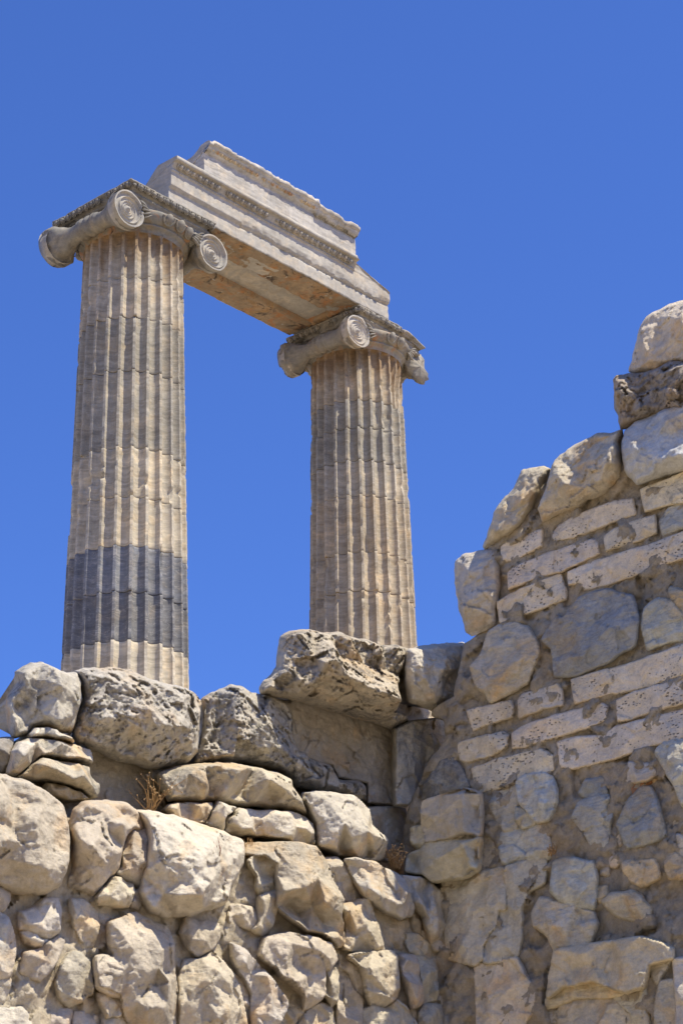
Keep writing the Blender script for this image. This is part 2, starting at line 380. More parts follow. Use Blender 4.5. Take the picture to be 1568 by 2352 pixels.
G_X = [0, 0.12, 0.32, 0.6, 1.0]; G_Y = [0.25, 0.7, 1.15, 0.95, 0.5]
def stone(name, pl, reg, pts, off=0.0, h=0.1, style='rubble', tint='w', crust=0.15, parent=None, ctrl=None, nf=None, step=0.010,
          depth=None, label=None, cat=None, group=None, seed=None, tilt=(0, 0), grow=0.0):
    NST[0] += 1; sd_ = seed if seed is not None else NST[0]; rs = np.random.RandomState(sd_ * 13 + 5); st = STYLE[style]
    lift = 0.5 * h; off0 = off; off = off + lift            # the outline is read at the stone's own front, not at the wall behind
    poly0 = uv_of(pl, off, px(reg, pts))
    poly = resample(poly0, 0.03, st['wob'], sd_, st['rnd'])
    if grow:
        tg = np.roll(poly, -2, 0) - np.roll(poly, 2, 0); tg /= np.linalg.norm(tg, axis=1)[:, None] + 1e-9
        area = 0.5 * np.sum(poly[:, 0] * np.roll(poly[:, 1], -1) - np.roll(poly[:, 0], -1) * poly[:, 1])
        poly = poly + grow * np.sign(area) * np.stack([tg[:, 1], -tg[:, 0]], 1)
    lo, hi = poly.min(0) - step, poly.max(0) + step
    us = np.arange(lo[0], hi[0] + step, step * 1.15); vs = np.arange(lo[1], hi[1] + step, step)
    U, W = np.meshgrid(us, vs, indexing='ij'); P = np.stack([U.ravel(), W.ravel()], 1)
    d, near = poly_sd(P, poly)
    keep = d > -step * 0.72
    P2 = np.where((d < step * 0.3)[:, None], near, P); d2 = np.where(d < step * 0.3, 0, d)
    nu, nv = U.shape; ids = -np.ones(nu * nv, int); kk = np.where(keep)[0]; ids[kk] = np.arange(len(kk))
    g = ids.reshape(nu, nv); a, b, c, e = g[:-1, :-1], g[1:, :-1], g[1:, 1:], g[:-1, 1:]
    ok = (a >= 0) & (b >= 0) & (c >= 0) & (e >= 0)
    quads = np.stack([a[ok], b[ok], c[ok], e[ok]], 1)
    used = np.unique(quads); rm = -np.ones(len(kk), int); rm[used] = np.arange(len(used)); quads = rm[quads]
    uv = P2[kk][used]; dd = d2[kk][used].copy()
    E = np.concatenate([quads[:, [0, 1]], quads[:, [1, 2]], quads[:, [2, 3]], quads[:, [3, 0]]])
    key = np.sort(E, 1); kc = key[:, 0] * 10_000_000 + key[:, 1]; uq, inv, cnt = np.unique(kc, return_inverse=True, return_counts=True)
    be = E[cnt[inv.ravel()] == 1]; bv = np.unique(be); bm = {int(x): i for i, x in enumerate(bv)}
    uv[bv] = near[kk][used][bv]; dd[bv] = 0
    inr = dd.max()
    # facets
    if ctrl is not None:
        cp = [tuple(x) for x in uv_of(pl, off, px(reg, [(q[0], q[1]) for q in ctrl]))]; ch = [q[2] for q in ctrl]
        st_e = h * st['base']
        if len(poly0) > 3:
            cp += [tuple(x) for x in poly0]; ch += [st_e * rs.uniform(0.7, 1.1) for _ in poly0]
    else:
        k = nf if nf is not None else max(2, int(3 + (hi - lo).prod() * 22)); k = min(k, 16)
        cand = uv[dd > inr * 0.35]
        if len(cand) == 0: cand = uv
        sel = [cand[rs.randint(len(cand))]]
        for _ in range(k - 1):
            cc = cand[rs.randint(len(cand), size=12)]; md = np.min([((cc - s) ** 2).sum(1) for s in sel], 0); sel.append(cc[md.argmax()])
        cp = [tuple(x) for x in sel]; gs = st.get('grav', 0.0); gf = lambda v_: 1 + gs * (np.interp((v_ - poly[:, 1].min()) / np.ptp(poly[:, 1]), G_X, G_Y) - 1)
        ch = [h * rs.uniform(0.6, 1.2) * gf(c_[1]) for c_ in sel]
        pe = poly[::max(1, len(poly) // 11)]
        cp += [tuple(x) for x in pe]; ch += [h * st['base'] * rs.uniform(0.45, 1.25) * gf(c_[1]) for c_ in pe]
    H = facet_height(uv, cp, ch)
    if st.get('cut'):                                     # broken planes: hard-edged cleavage faces
        cc = uv.mean(0); rel = uv - cc; top = h * 1.12
        angs = [(-math.pi / 2 + rs.uniform(-0.35, 0.35), rs.uniform(0.7, 1.2) , rs.uniform(0.25, 0.55)), (math.pi / 2 + rs.uniform(-0.4, 0.4), rs.uniform(0.4, 0.9), rs.uniform(0.2, 0.6))]
        angs += [(rs.uniform(0, 2 * np.pi), rs.uniform(0.35, 1.1), rs.uniform(0.3, 0.75)) for _ in range(rs.randint(2, 5))]
        for a_, sl_, f_ in angs:
            dr = np.array([math.cos(a_), math.sin(a_)]); pj = rel @ dr; pe_ = pj.max()
            lim = top - sl_ * st['cut'] * (pj - f_ * pe_) * min(1.0, h / (0.45 * pe_ + 1e-6))
            H = np.minimum(H, np.maximum(lim, 0.18 * h))
    ww = min(st['w'], inr * 0.8)
    tt = np.clip(dd / ww, 0, 1); sh = 0.5 * np.sqrt(np.clip(1 - (1 - tt) ** 2, 0, 1)) + 0.5 * tt
    Hs = H * (0.15 + 0.85 * sh) - lift
    ctr = uv.mean(0); Hs = Hs + (uv - ctr) @ np.array(tilt)
    p3 = to3(pl, off, uv, Hs, LEAN)
    s3 = p3 + sd_ * 1.37
    edge = np.clip(dd / (step * 2.5), 0, 1)
    sc1 = min(1.0, inr / 0.15)
    Hn = st['n1'] * sc1 * 0.5 * fbm(s3, 5.0, 4, 0.55) + st['n2'] * 1.6 * fbm(s3, 22, 3, 0.6)
    # broken conchoidal chips: stepped terraces of a low noise
    q = fbm(s3 + 50, 4.2, 3) * 5.0; Hn += st['n1'] * 0.25 * (np.floor(q) + sstep(0.75, 1.0, q - np.floor(q))) * 0.5
    # chipped cells
    wob = 0.03 * np.stack([fbm(s3 + 7, 6, 2), fbm(s3 + 27, 6, 2), fbm(s3 + 47, 6, 2)], 1)
    for fs, fa in ((4.2, 1.0), (10.0, 0.45), (23.0, 0.2 if st['w'] < 0.06 else 0.07)):
        f1, f2, cid, tl = worley((s3 + wob * 4.2 / fs) * np.array([1, 1, 1.2]), fs); Hn += st['n1'] * st.get('fac', 1.0) * sc1 * fa * (0.5 * (cid - 0.5) + 2.0 * tl)
    if st['crack']:
        cr = fbm(s3 + 80, 1.7, 4, 0.55); mk = sstep(-0.1, 0.25, fbm(s3 + 11, 1.3, 2))
        Hn -= 0.012 * st['crack'] * (1 - sstep(0.004, 0.045, np.abs(cr))) * mk
    if st['pit']:
        f1, f2, cid, tl = worley(s3 * (1, 1, 1.6), 30 if style == 'brick' else 26)
        mk = sstep(0.0 if style == 'brick' else -0.2, 0.35, fbm(s3 + 5, 5, 3)) * (0.3 + 1.2 * cid)
        Hn -= 0.009 * st['pit'] * (1 - sstep(0.15, 0.45, f1)) * mk
    Hs = Hs + Hn * (0.35 + 0.65 * edge)
    V = to3(pl, off, uv, Hs, LEAN)
    # skirt
    n = PLANES[pl][2]; dep = depth or st['depth']; base = len(V); nb = len(bv)
    c2 = uv[bv] - ctr
    layers = []
    for f, inset in ((0.06, 0.01), (0.3, 0.05), (1.0, 0.16)):
        eb = to3(pl, off, uv[bv], Hs[bv], LEAN); rb = eb / np.linalg.norm(eb, axis=1)[:, None]; back = 0.85 * rb - 0.15 * n[None]; L = eb + (dep * f) * back + (to3(pl, off, uv[bv] - c2 * inset, np.zeros(nb)) - to3(pl, off, uv[bv], np.zeros(nb)))
        L += 0.012 * fbm(L, 8, 2)[:, None]; layers.append(L)
    V = np.concatenate([V] + layers + [to3(pl, off, ctr[None], [-dep - lift])])
    Fc = quads.tolist()
    for i, j in be:
        i, j = int(i), int(j); bi, bj = bm[i], bm[j]
        Fc.append([j, i, base + bi, base + bj])
        for l in (0, 1): Fc.append([base + l * nb + bj, base + l * nb + bi, base + (l + 1) * nb + bi, base + (l + 1) * nb + bj])
        Fc.append([base + 2 * nb + bj, base + 2 * nb + bi, len(V) - 1])
    if pl == 'L' or pl == 'R':
        Fc = [f if True else f for f in Fc]
    T = TINT[tint] if isinstance(tint, str) else tint
    rv = 1 + rs.uniform(-0.12, 0.08)
    o = mesh_obj(name, V, Fc, M[st['mat']], None, (T[0] * rv, T[1] * rv * rs.uniform(0.985, 1.015), T[2] * rv * rs.uniform(0.96, 1.04), crust))
    if parent is not None: o.parent = parent
    if label: tag(o, label, cat or 'block', group)
    return o

def mortar(name, pl, reg, pts, off, tint, parent, depth=0.9, step=0.02, amp=0.03, crust=0.1, mat='mortar'):
    NST[0] += 1
    STYLE['_m'] = dict(w=0.05, base=1.0, n1=amp, n2=amp * 0.3, pit=0, crack=0.8, fac=0.8, rnd=0, depth=depth, mat=mat, wob=0.01)
    return stone(name, pl, reg, pts, off, 0.02, '_m', tint, crust, parent, nf=3, step=step)

# ------------------------------------------------------------------ ground
gm = MB()
xs = np.linspace(-1, 1, 61); xs = np.sign(xs) * np.abs(xs) ** 3 * 3000
gx, gy = np.meshgrid(xs, xs, indexing='ij')
gz = GROUND_Z + 0.15 * fbm(np.stack([gx.ravel(), gy.ravel(), 0 * gx.ravel()], 1), 0.05, 3).reshape(gx.shape) * (np.abs(gx) + np.abs(gy) > 40)
gm.grid(np.stack([gx, gy, gz], -1))
V, Fc = gm.out()
tag(mesh_obj('ground', V, Fc, M['ground'], None, (0.46, 0.38, 0.27, 0.0), origin=np.zeros(3)), kind='structure')
# ------------------------------------------------------------------ the temple: two columns, architrave, frieze block
def erode(V, seed, amp, fine, scale=6.0):
    """knock a carved surface about: low lumps plus crumbled edges"""
    s = V + seed * 3.1
    n = np.stack([fbm(s, scale, 3), fbm(s + 40, scale, 3), fbm(s + 80, scale, 3)], 1)
    f = np.stack([fbm(s, 28, 2), fbm(s + 40, 28, 2), fbm(s + 80, 28, 2)], 1)
    return V + n * amp + f * fine

NFL = 24
FLT = np.array([0, .035, .10, .19, .20, .225, .27, .34, .43, .52, .605, .69, .78, .87, .935, .98, .998])
def flute_profile():
    ph, dp, fil = [], [], []
    for t in FLT:
        if t <= 0.20: ph.append(t); dp.append(0.0); fil.append(1.0)
        else:
            x = (t - 0.6) / 0.4 * 1.0; ph.append(t); dp.append(math.sqrt(max(0, 1 - x * x))); fil.append(max(0.0, 1 - dp[-1] * 1.4))
    return np.array(ph), np.array(dp), np.array(fil)
FPH, FDP, FFI = flute_profile()

def drum(name, parent, z0, z1, rad, color, seed, phase, chip=0.012, top=False, rowh=0.05, off=(0, 0), gouges=()):
    n = max(2, int((z1 - z0) / rowh)); zz = np.linspace(z0 + 0.004, z1 - 0.003, n + 1)
    zz = np.unique(np.concatenate([zz, [z0 + 0.012, z1 - 0.011]]))
    if top: zz = np.unique(np.concatenate([zz, np.linspace(z1 - 0.16, z1, 10)]))
    k = len(FPH); a = (np.arange(NFL)[:, None] + FPH[None, :]).ravel() * 2 * np.pi / NFL + phase
    dep = np.tile(FDP, NFL); fil = np.tile(FFI, NFL); x = np.tile((FPH - 0.6) / 0.4, NFL)
    R0 = np.array([rad(z) for z in zz])
    depth = np.repeat((dep * 0.108)[:, None], len(zz), 1)
    if top:
        y = (z1 - zz) / 0.10; lim = np.sqrt(np.clip(1 - np.clip(x, -1, 1)[:, None] ** 2 - (1 - np.clip(y, 0, 1)[None, :]) ** 2, 0, 1))
        depth = 0.108 * lim * (dep[:, None] > 0)
    A = np.repeat(a[:, None], len(zz), 1); Z = np.repeat(zz[None, :], len(a), 0)
    W = np.stack([np.cos(A), np.sin(A), Z / 1.0], -1)
    flat = W.reshape(-1, 3) * np.array([0.9, 0.9, 1.0]) + seed * 5.3
    er = np.clip(fbm(flat, 3.6, 5, 0.62) - 0.12, 0, 1).reshape(A.shape)
    ef = np.clip(ridged(flat, 11, 3) - 0.25, 0, 1).reshape(A.shape)
    rr = R0[None, :] - depth - (chip * 0.45 * ef + chip * 13.0 * er) * (0.10 + 0.90 * fil[:, None])
    big = np.clip(fbm(flat + 9, 1.6, 4, 0.6) - 0.34, 0, 1).reshape(A.shape); rr -= big * chip * 16
    lay = fbm(flat * np.array([1, 1, 5.0]), 3.2, 3).reshape(A.shape); rr += lay * 0.0025
    for ga, gz, gw, gh, gd in gouges:
        da = np.abs((A - ga + np.pi) % (2 * np.pi) - np.pi); q = (da / gw) ** 2 + ((Z - gz) / gh) ** 2
        rr -= gd * np.clip(1 - q * (1 + 0.8 * er), 0, 1) ** 0.5
    e = np.minimum(Z - z0, z1 - Z)
    rr -= 0.011 * np.clip(1 - e / 0.014, 0, 1) * (0 if top and False else 1)
    if top: rr = np.where(z1 - Z < 0.014, rr + 0.011 * np.clip(1 - e / 0.014, 0, 1), rr)
    P = np.stack([rr * np.cos(A) + off[0], rr * np.sin(A) + off[1], Z], -1)
    mb = MB(); mb.grid(P, closeu=True)
    # end caps
    for j, rv in ((0, True), (P.shape[1] - 1, False)):
        ring = P[:, j]; c = np.array([[off[0], off[1], zz[j]]]); V = np.concatenate([ring, c]); m_ = len(ring)
        mb.add(V, [(((i + 1) % m_), i, m_) if rv else (i, (i + 1) % m_, m_) for i in range(m_)])
    V, Fc = mb.out()
    return mesh_obj(name, V, Fc, M['neck' if top else 'marble'], parent, color, smooth=True)

def egg_strip(mb, p0, p1, outv, upv, pitch, eh, ew, rs, miss=0.1, proud=0.03):
    """row of eggs in shells with darts between, from p0 to p1"""
    p0, p1, outv, upv = map(np.asarray, (p0, p1, outv, upv)); L = np.linalg.norm(p1 - p0); t = (p1 - p0) / L; n = max(1, int(round(L / pitch)))
    for i in range(n):
        c = p0 + t * L * (i + 0.5) / n; w = L / n
        if rs.rand() < miss:
            if rs.rand() < 0.5: continue
            mb.ellipsoid(c, np.stack([t * ew * 0.6, outv * proud * 0.6, upv * eh * 0.5]), 7, 5); continue
        mb.ellipsoid(c, np.stack([t * ew * 0.62, outv * proud, upv * eh * 0.92]), 9, 7)
        a = np.linspace(np.pi * 0.92, 2.08 * np.pi, 11)
        pts = c + np.outer(np.cos(a), t) * w * 0.40 + np.outer(np.sin(a), upv) * eh * 1.05 + upv * eh * 0.15 + outv * proud * 0.25
        mb.tube(pts, np.full(11, w * 0.055), 6)
        dc = p0 + t * L * i / n
        mb.ellipsoid(dc, np.stack([t * w * 0.06, outv * proud * 0.8, upv * eh * 0.95]), 6, 5)

def box_grid(x0, x1, prof, nx, mb, closed=True, endcaps=True):
    """extrude a closed (y,z) profile along x; profile already dense"""
    xs_ = np.linspace(x0, x1, nx); prof = np.asarray(prof, float)
    P = np.stack([np.stack([np.full(len(prof), x), prof[:, 0], prof[:, 1]], -1) for x in xs_])
    mb.grid(P, closev=closed)
    return P
def dense(pts, step):
    out = []
    pts = [np.array(p, float) for p in pts]
    for i in range(len(pts)):
        a, b = pts[i], pts[(i + 1) % len(pts)]; k = max(1, int(np.linalg.norm(b - a) / step))
        for j in range(k): out.append(a + (b - a) * j / k)
    return np.array(out)
def end_fan(mb, P, rev=False, rings=10):
    """close an end outline (k,3) with concentric rings"""
    c = P.mean(0); f = np.linspace(1, 0, rings)[:, None, None]
    G = c + (P[None] - c) * f
    if rev: G = G[::-1]
    mb.grid(G, closev=True)

def volute(mb, cx, cz, y, sgn, R=0.33, dirx=1, worn=0.0, seed=0):
    """spiral scroll face at y, opening outwards along sgn*y"""
    rho = np.concatenate([np.linspace(0.0, 0.06, 5), np.linspace(0.07, R, 84), [R, R * 0.985, R * 0.96]])
    th = np.linspace(0, 2 * np.pi, 96, endpoint=False); T, Q = np.meshgrid(th, rho, indexing='ij')
    ratio = 0.655; k = -math.log(ratio)
    p = (np.log(np.maximum(Q, 1e-3) / (R * 1.0)) / -k - dirx * (T - np.pi / 2) / (2 * np.pi)) % 1.0
    scale = np.clip(Q / R, 0.25, 1)
    hgt = 0.075 * scale * (np.clip(np.abs(2 * p - 1), 0, 1) ** 3.2) * (1 - worn)
    hgt = np.where(Q > R * 0.91, 0.062 * (1 - worn), hgt)
    hgt = np.where(Q < 0.045, 0.055 * np.sqrt(np.clip(1 - (Q / 0.048) ** 2, 0, 1)), hgt)
    hgt = hgt - 0.012 * np.clip(Q / R, 0, 1)
    Y = y + sgn * hgt
    Y[:, -2] = y - sgn * 0.07; Y[:, -1] = y - sgn * 0.14
    P = np.stack([cx + Q * np.cos(T), Y, cz + Q * np.sin(T)], -1)
    rimc = np.clip(fbm(np.stack([np.cos(T), np.sin(T), 0 * T], -1).reshape(-1, 3) + seed, 1.6, 4).reshape(T.shape) - 0.12, 0, 1) * (Q > R * 0.72); P[..., 1] -= sgn * rimc * 0.16; P[..., 0] -= np.cos(T) * rimc * 0.10; P[..., 2] -= np.sin(T) * rimc * 0.10
    P = erode(P.reshape(-1, 3), seed + 1, 0.008 + worn * 0.03, 0.0015 + worn * 0.006).reshape(P.shape)
    mb.grid(P, closeu=True)

def make_capital(root, s, seed, worn, color, broken_right=False):
    """s: size factor; built in root's local frame, front is -y, z=0 at the top of the flutes"""
    rs = np.random.RandomState(seed); zc = root['_zc']
    S = lambda V: np.asarray(V) * s + np.array([0, 0, zc])
    def ob(name, mb, mat='carved', am=0.010, fi=0.004, par=None, col=None, sc_=6.0):
        V, Fc = mb.out(); V = erode(V, seed + len(name), am * (1 + worn * 1.5), fi * (1 + worn), sc_)
        return mesh_obj(name, S(V) if par is None else S(V), Fc, M[mat], par if par is not None else cap, col or color, origin=np.zeros(3))
    # echinus and apophyge: lathe
    prof = [(0.845, -0.03), (0.856, 0.0), (0.862, 0.03), (0.885, 0.055), (0.925, 0.075), (0.935, 0.09), (0.93, 0.105), (0.90, 0.115), (0.925, 0.13), (0.975, 0.17),
            (1.015, 0.23), (1.03, 0.29), (1.02, 0.33), (0.96, 0.345), (0.5, 0.36), (0.02, 0.37)]
    pr = np.array(prof); a = np.linspace(0, 2 * np.pi, 144, endpoint=False)
    P = np.stack([np.outer(np.cos(a), pr[:, 0] / s ** 0.0), np.outer(np.sin(a), pr[:, 0]), np.repeat(pr[None, :, 1], len(a), 0)], -1)
    P[..., :2] /= s
    mb = MB(); mb.grid(P, closeu=True); V, Fc = mb.out(); V = erode(V, seed, 0.008, 0.004)
    cap = mesh_obj('capital', S(V), Fc, M['rusty'], root, (*[c * 0.93 for c in color[:3]], color[3]), origin=np.zeros(3))
    # eggs round the echinus (front and back arcs between the volutes)
    mb = MB(); n = 24
    for i in range(n):
        t = 2 * np.pi * (i + 0.5) / n; rd = np.array([math.cos(t), math.sin(t), 0]); tg = np.array([-rd[1], rd[0], 0])
        if abs(rd[0]) > 0.92: continue
        if rs.rand() < 0.04 + worn * 0.25: continue
        c = rd * (1.015 / s) + np.array([0, 0, 0.235]); up_ = np.array([0, 0, 1.0]) + rd * 0.42; up_ /= np.linalg.norm(up_); ou = rd - np.array([0, 0, 0.35]); ou /= np.linalg.norm(ou)
        mb.ellipsoid(c, np.stack([tg * 0.078, ou * 0.085, up_ * 0.105]), 10, 7)
        aa = np.linspace(np.pi * 0.95, 2.05 * np.pi, 10)
        mb.tube(c + np.outer(np.cos(aa), tg) * 0.112 + np.outer(np.sin(aa), up_) * 0.13 + up_ * 0.03, np.full(10, 0.024), 6)
    ob('egg_moulding', mb, 'carved', 0.014, 0.006, sc_=8)
    # bolsters and volutes
    for sx in (-1, 1):
        mb = MB(); yy = np.linspace(-0.86, 0.86, 64); u = np.abs(yy) / 0.86
        r = 0.148 + 0.195 * sstep(0.40, 1.0, u) ** 1.3 + 0.040 * (np.exp(-((u - 0.0) / 0.06) ** 2) + np.exp(-((u - 0.16) / 0.035) ** 2) + 0.8 * np.exp(-((u - 0.25) / 0.03) ** 2))
        a = np.linspace(0, 2 * np.pi, 40, endpoint=False)
        P = np.stack([sx * 0.97 + np.outer(np.cos(a), r), np.repeat(yy[None], len(a), 0), 0.12 + np.outer(np.sin(a), r) * 1.03 + 0.05 * (1 - u[None, :] ** 2)], -1)
        if broken_right and sx > 0:
            P[..., 0] = sx * 0.95 + (P[..., 0] - sx * 0.97) * 0.95; P[:, 0] = P[:, 0].mean(0); P[:, 1] = P[:, 1] * 0.5 + P[:, 0] * 0.5; P[:, -1] = P[:, -1].mean(0); P[:, -2] = P[:, -2] * 0.5 + P[:, -1] * 0.5; P = P.reshape(-1, 3); P = erode(P, seed + 77, 0.13, 0.03, 3.0); P[:, 2] -= 0.05; P = P.reshape(len(a), len(yy), 3)
        if sx < 0 or not broken_right:
            fl_ = (yy > 0.45)[None, :, None] * 1.0; Pe = erode(P.reshape(-1, 3), seed + 61, 0.09, 0.02, 4.0).reshape(P.shape); P = P + (Pe - P) * fl_ * np.clip((yy - 0.45) / 0.3, 0, 1)[None, :, None]
        mb.grid(P, closeu=True)
        b = ob('bolster', mb, 'carved', 0.010, 0.004)
        for sy in (-1, 1):
            mb = MB()
            if broken_right and sx > 0: continue
            if False:
                volute(mb, sx * 0.95, 0.10, sy * 0.87, sy, 0.27, sx * -sy, 0.97, seed + 5)
                V = np.concatenate(mb.V); V2 = erode(V, seed + 9, 0.09, 0.012, 3.6); mb.V = [V2]
            else:
                volute(mb, sx * 0.98, 0.105, sy * 0.905, sy, 0.335, sx * sy, worn * 0.5, seed + 3 + sx)
            ob('volute', mb, 'carved', 0.003, 0.0008, col=(color[0] * 1.55, color[1] * 1.55, color[2] * 1.6, color[3] * 0.4))  # lit volute faces coloured lighter than the capital, whose colour carries the bolster's shade
    # canalis: band joining the volutes on front and back
    mb = MB()
    for sy in (-1, 1):
        xs_ = np.linspace(-0.93, 0.93, 60); sag = 0.035 * (1 - (xs_ / 0.93) ** 2)
        pf = [(0.50, 0.52), (0.80, 0.52), (0.895, 0.51), (0.90, 0.475), (0.872, 0.465), (0.865, 0.41), (0.872, 0.365), (0.90, 0.355), (0.90, 0.325), (0.88, 0.315), (0.50, 0.31)]
        P = np.stack([np.stack([np.full(len(pf), x), [sy * q[0] for q in pf], [q[1] - (sg if q[1] < 0.45 else 0) for q in pf]], -1) for x, sg in zip(xs_, sag)])
        mb.grid(P if sy < 0 else P[::-1])
    ob('canalis', mb, 'carved', 0.010, 0.004)
    # palmettes beside the volutes
    mb = MB()
    for sy in (-1, 1):
        for sx in (-1, 1):
            for q in range(5):
                t = q / 4; c = np.array([sx * (0.66 - 0.10 * t), sy * 0.945, 0.33 - 0.05 * q])
                mb.ellipsoid(c, np.stack([np.array([sx * -0.10, 0, -0.05 + 0.03 * q]), np.array([0, 0.035, 0]), np.array([0.01, 0, 0.022])]), 8, 5)
    ob('palmette', mb, 'carved', 0.012, 0.004)
    # abacus with its own egg moulding
    mb = MB(); h0, h1 = 0.90, 1.015
    zs = [(0.86, 0.50), (0.885, 0.515), (0.885, 0.54), (0.90, 0.55), (0.92, 0.575), (0.94, 0.605), (0.95, 0.635), (0.99, 0.642), (0.995, 0.668), (0.97, 0.669), (0.5, 0.669), (0.0, 0.669)]
    per = []
    m_ = 34
    for k, (ux, uy, vx, vy) in enumerate(((-1, -1, 1, 0), (1, -1, 0, 1), (1, 1, -1, 0), (-1, 1, 0, -1))):
        for j in range(m_): per.append((ux + vx * 2 * j / m_, uy + vy * 2 * j / m_))
    per = np.array(per)
    P = np.stack([np.stack([per[:, 0] * hh, per[:, 1] * hh, np.full(len(per), z)], -1) for hh, z in zs], 1)
    P = np.concatenate([np.stack([per[:, 0] * 0.3, per[:, 1] * 0.3, np.full(len(per), 0.5)], -1)[:, None], P], 1)
    V = P.reshape(-1, 3).copy(); cr = fbm(V + seed, 4.0, 3)
    rim = (np.abs(V[:, :2]).max(1) > 0.86); V[:, 0] *= 1 - rim * np.clip(cr - 0.12, 0, 1) * (0.10 + 0.25 * worn); V[:, 1] *= 1 - rim * np.clip(cr - 0.12, 0, 1) * (0.10 + 0.25 * worn)
    if broken_right:
        q = (V[:, 0] > 0.45) & (V[:, 1] < 0.9); V[:, 2] -= np.where(q, np.clip((V[:, 0] - 0.45) * 0.34, 0, 1) * (V[:, 2] > 0.56), 0); 
    mb.grid(V.reshape(P.shape), closeu=True)
    ob('abacus', mb, 'carved', 0.008, 0.004)
    mb = MB()
    for ux, uy, vx, vy in ((-1, -1, 1, 0), (1, -1, 0, 1), (1, 1, -1, 0), (-1, 1, 0, -1)):
        nx_, ny_ = (vy, -vx); hh = 0.968
        x1 = 0.45 if broken_right else 0.985
        p0 = np.array([ux * hh, uy * hh, 0.598]); p1 = np.array([(ux + 2 * vx) * hh, (uy + 2 * vy) * hh, 0.598])
        if broken_right and vx == 1: p1 = p0 + (p1 - p0) * 0.72
        egg_strip(mb, p0, p1, np.array([nx_, ny_, -0.5]) / 1.118, np.array([nx_ * 0.45, ny_ * 0.45, 0.9]), 0.150, 0.055, 0.072, rs, 0.08 + worn * 0.25, 0.055)
    ob('egg_moulding', mb, 'carved', 0.012, 0.006, sc_=8)
    return cap

TC = {'grey': (0.33, 0.299, 0.237), 'mid': (0.418, 0.367, 0.28), 'warm': (0.455, 0.4, 0.30), 'beige': (0.495, 0.435, 0.325), 'blue': (0.2, 0.205, 0.215), 'blue2': (0.185, 0.182, 0.178), 'tan': (0.429, 0.357, 0.252)}
def make_column(C, joints_px, tints, seed, label, size, worn, phase, capcol, broken_right, gouge=None):
    base = np.array([C[0], C[1], GROUND_Z])
    root = empty('ionic_column', tuple(base), RZ); tag(root, label, 'column', 'ionic columns of the temple')
    zt = C[2] - GROUND_Z                                    # local height of the flute tops
    rad = lambda z: 0.85 + 0.0202 * min(zt - z, 15.5)
    hd = np.array([-C[0], -C[1], 0]) / math.hypot(C[0], C[1])
    zj = []
    for y in joints_px:                                     # heights of the drum joints
        zz = np.linspace(2, C[2], 2000); rr = np.array([rad(z - GROUND_Z) for z in zz]); Q = np.stack([C[0] + hd[0] * rr, C[1] + hd[1] * rr, zz], 1)
        d = Q @ fw; sy = CY - FPX * (Q @ UP) / d
        zj.append(np.interp(-y, -sy[::1] if sy[0] < sy[-1] else -sy, zz) - GROUND_Z)
    zj = sorted(zj, reverse=True)
    low = zj[-1]; extra = []
    while low > 3.2: low -= 1.15; extra.append(low)
    edges = [zt] + zj + extra + [1.75]
    rs = np.random.RandomState(seed)
    for i in range(len(edges) - 1):
        z1, z0 = edges[i], edges[i + 1]
        if z1 - z0 < 0.1: continue
        tn, chip = tints[i] if i < len(tints) else ('warm', 0.01)
        g = gouge.get(i, ()) if gouge else ()
        hid = i > len(joints_px) + 1
        c = TC[tn]; f = 1 + rs.uniform(-0.05, 0.05)
        drum('drum', root, z0, z1, rad, (c[0] * f, c[1] * f, c[2] * f, 0.25 if i else 0.45), seed * 10 + i, phase + rs.uniform(-0.012, 0.012), chip, top=(i == 0), rowh=0.2 if hid else 0.045,
             off=(rs.uniform(-1, 1) * 0.006, rs.uniform(-1, 1) * 0.006), gouges=[(ga, z1 - gf * (z1 - z0), gw, gh, gd) for ga, gf, gw, gh, gd in g])
    # attic base on a plinth, standing on the ground (hidden behind the walls)
    mb = MB(); pr = [(0.02, 0), (1.5, 0), (1.5, .45), (1.45, .5), (1.55, .62), (1.58, .8), (1.5, .95), (1.38, 1.0), (1.34, 1.15), (1.36, 1.25), (1.42, 1.35), (1.40, 1.5), (1.28, 1.6), (1.2, 1.7), (1.18, 1.76)]
    a = np.linspace(0, 2 * np.pi, 64, endpoint=False); pr = np.array(pr)
    mb.grid(np.stack([np.outer(np.cos(a), pr[:, 0]), np.outer(np.sin(a), pr[:, 0]), np.repeat(pr[None, :, 1], 64, 0)], -1), closeu=True)
    V, Fc = mb.out(); mesh_obj('column_base', V, Fc, M['marble'], root, (*TC['mid'], 0.3), origin=np.zeros(3))
    root['_zc'] = zt; make_capital(root, size, seed, worn, capcol, broken_right); del root['_zc']
    return root
# the direction from the column towards the camera, in the column's own frame
vL = math.atan2(-C1[1], -C1[0]) - RZ; vR = math.atan2(-C2[1], -C2[0]) - RZ
step15 = 2 * math.pi / NFL
make_column(C1, [631, 723, 846, 1023, 1136, 1249, 1355, 1468],
            [('mid', .009), ('mid', .010), ('grey', .008), ('grey', .006), ('beige', .020), ('beige', .009), ('blue', .006), ('blue2', .006), ('beige', .008), ('mid', .01)], 3,
            'left fluted ionic column with two dark blue grey drums low on its shaft', 1.0, 0.1, vL + 0.045 - 0.1 * step15, (0.235, 0.22, 0.185, 0.7), False,  # capital colour darkened to stand for its shaded side
            {4: [(vL - 1.45, 0.75, 0.16, 0.45, 0.10)], 5: [(vL - 1.45, 0.1, 0.16, 0.3, 0.12)], 6: [(vL + 0.62, 0.2, 0.07, 0.28, 0.07)], 1: [(vL + 1.35, 0.1, 0.15, 0.3, 0.05)]})
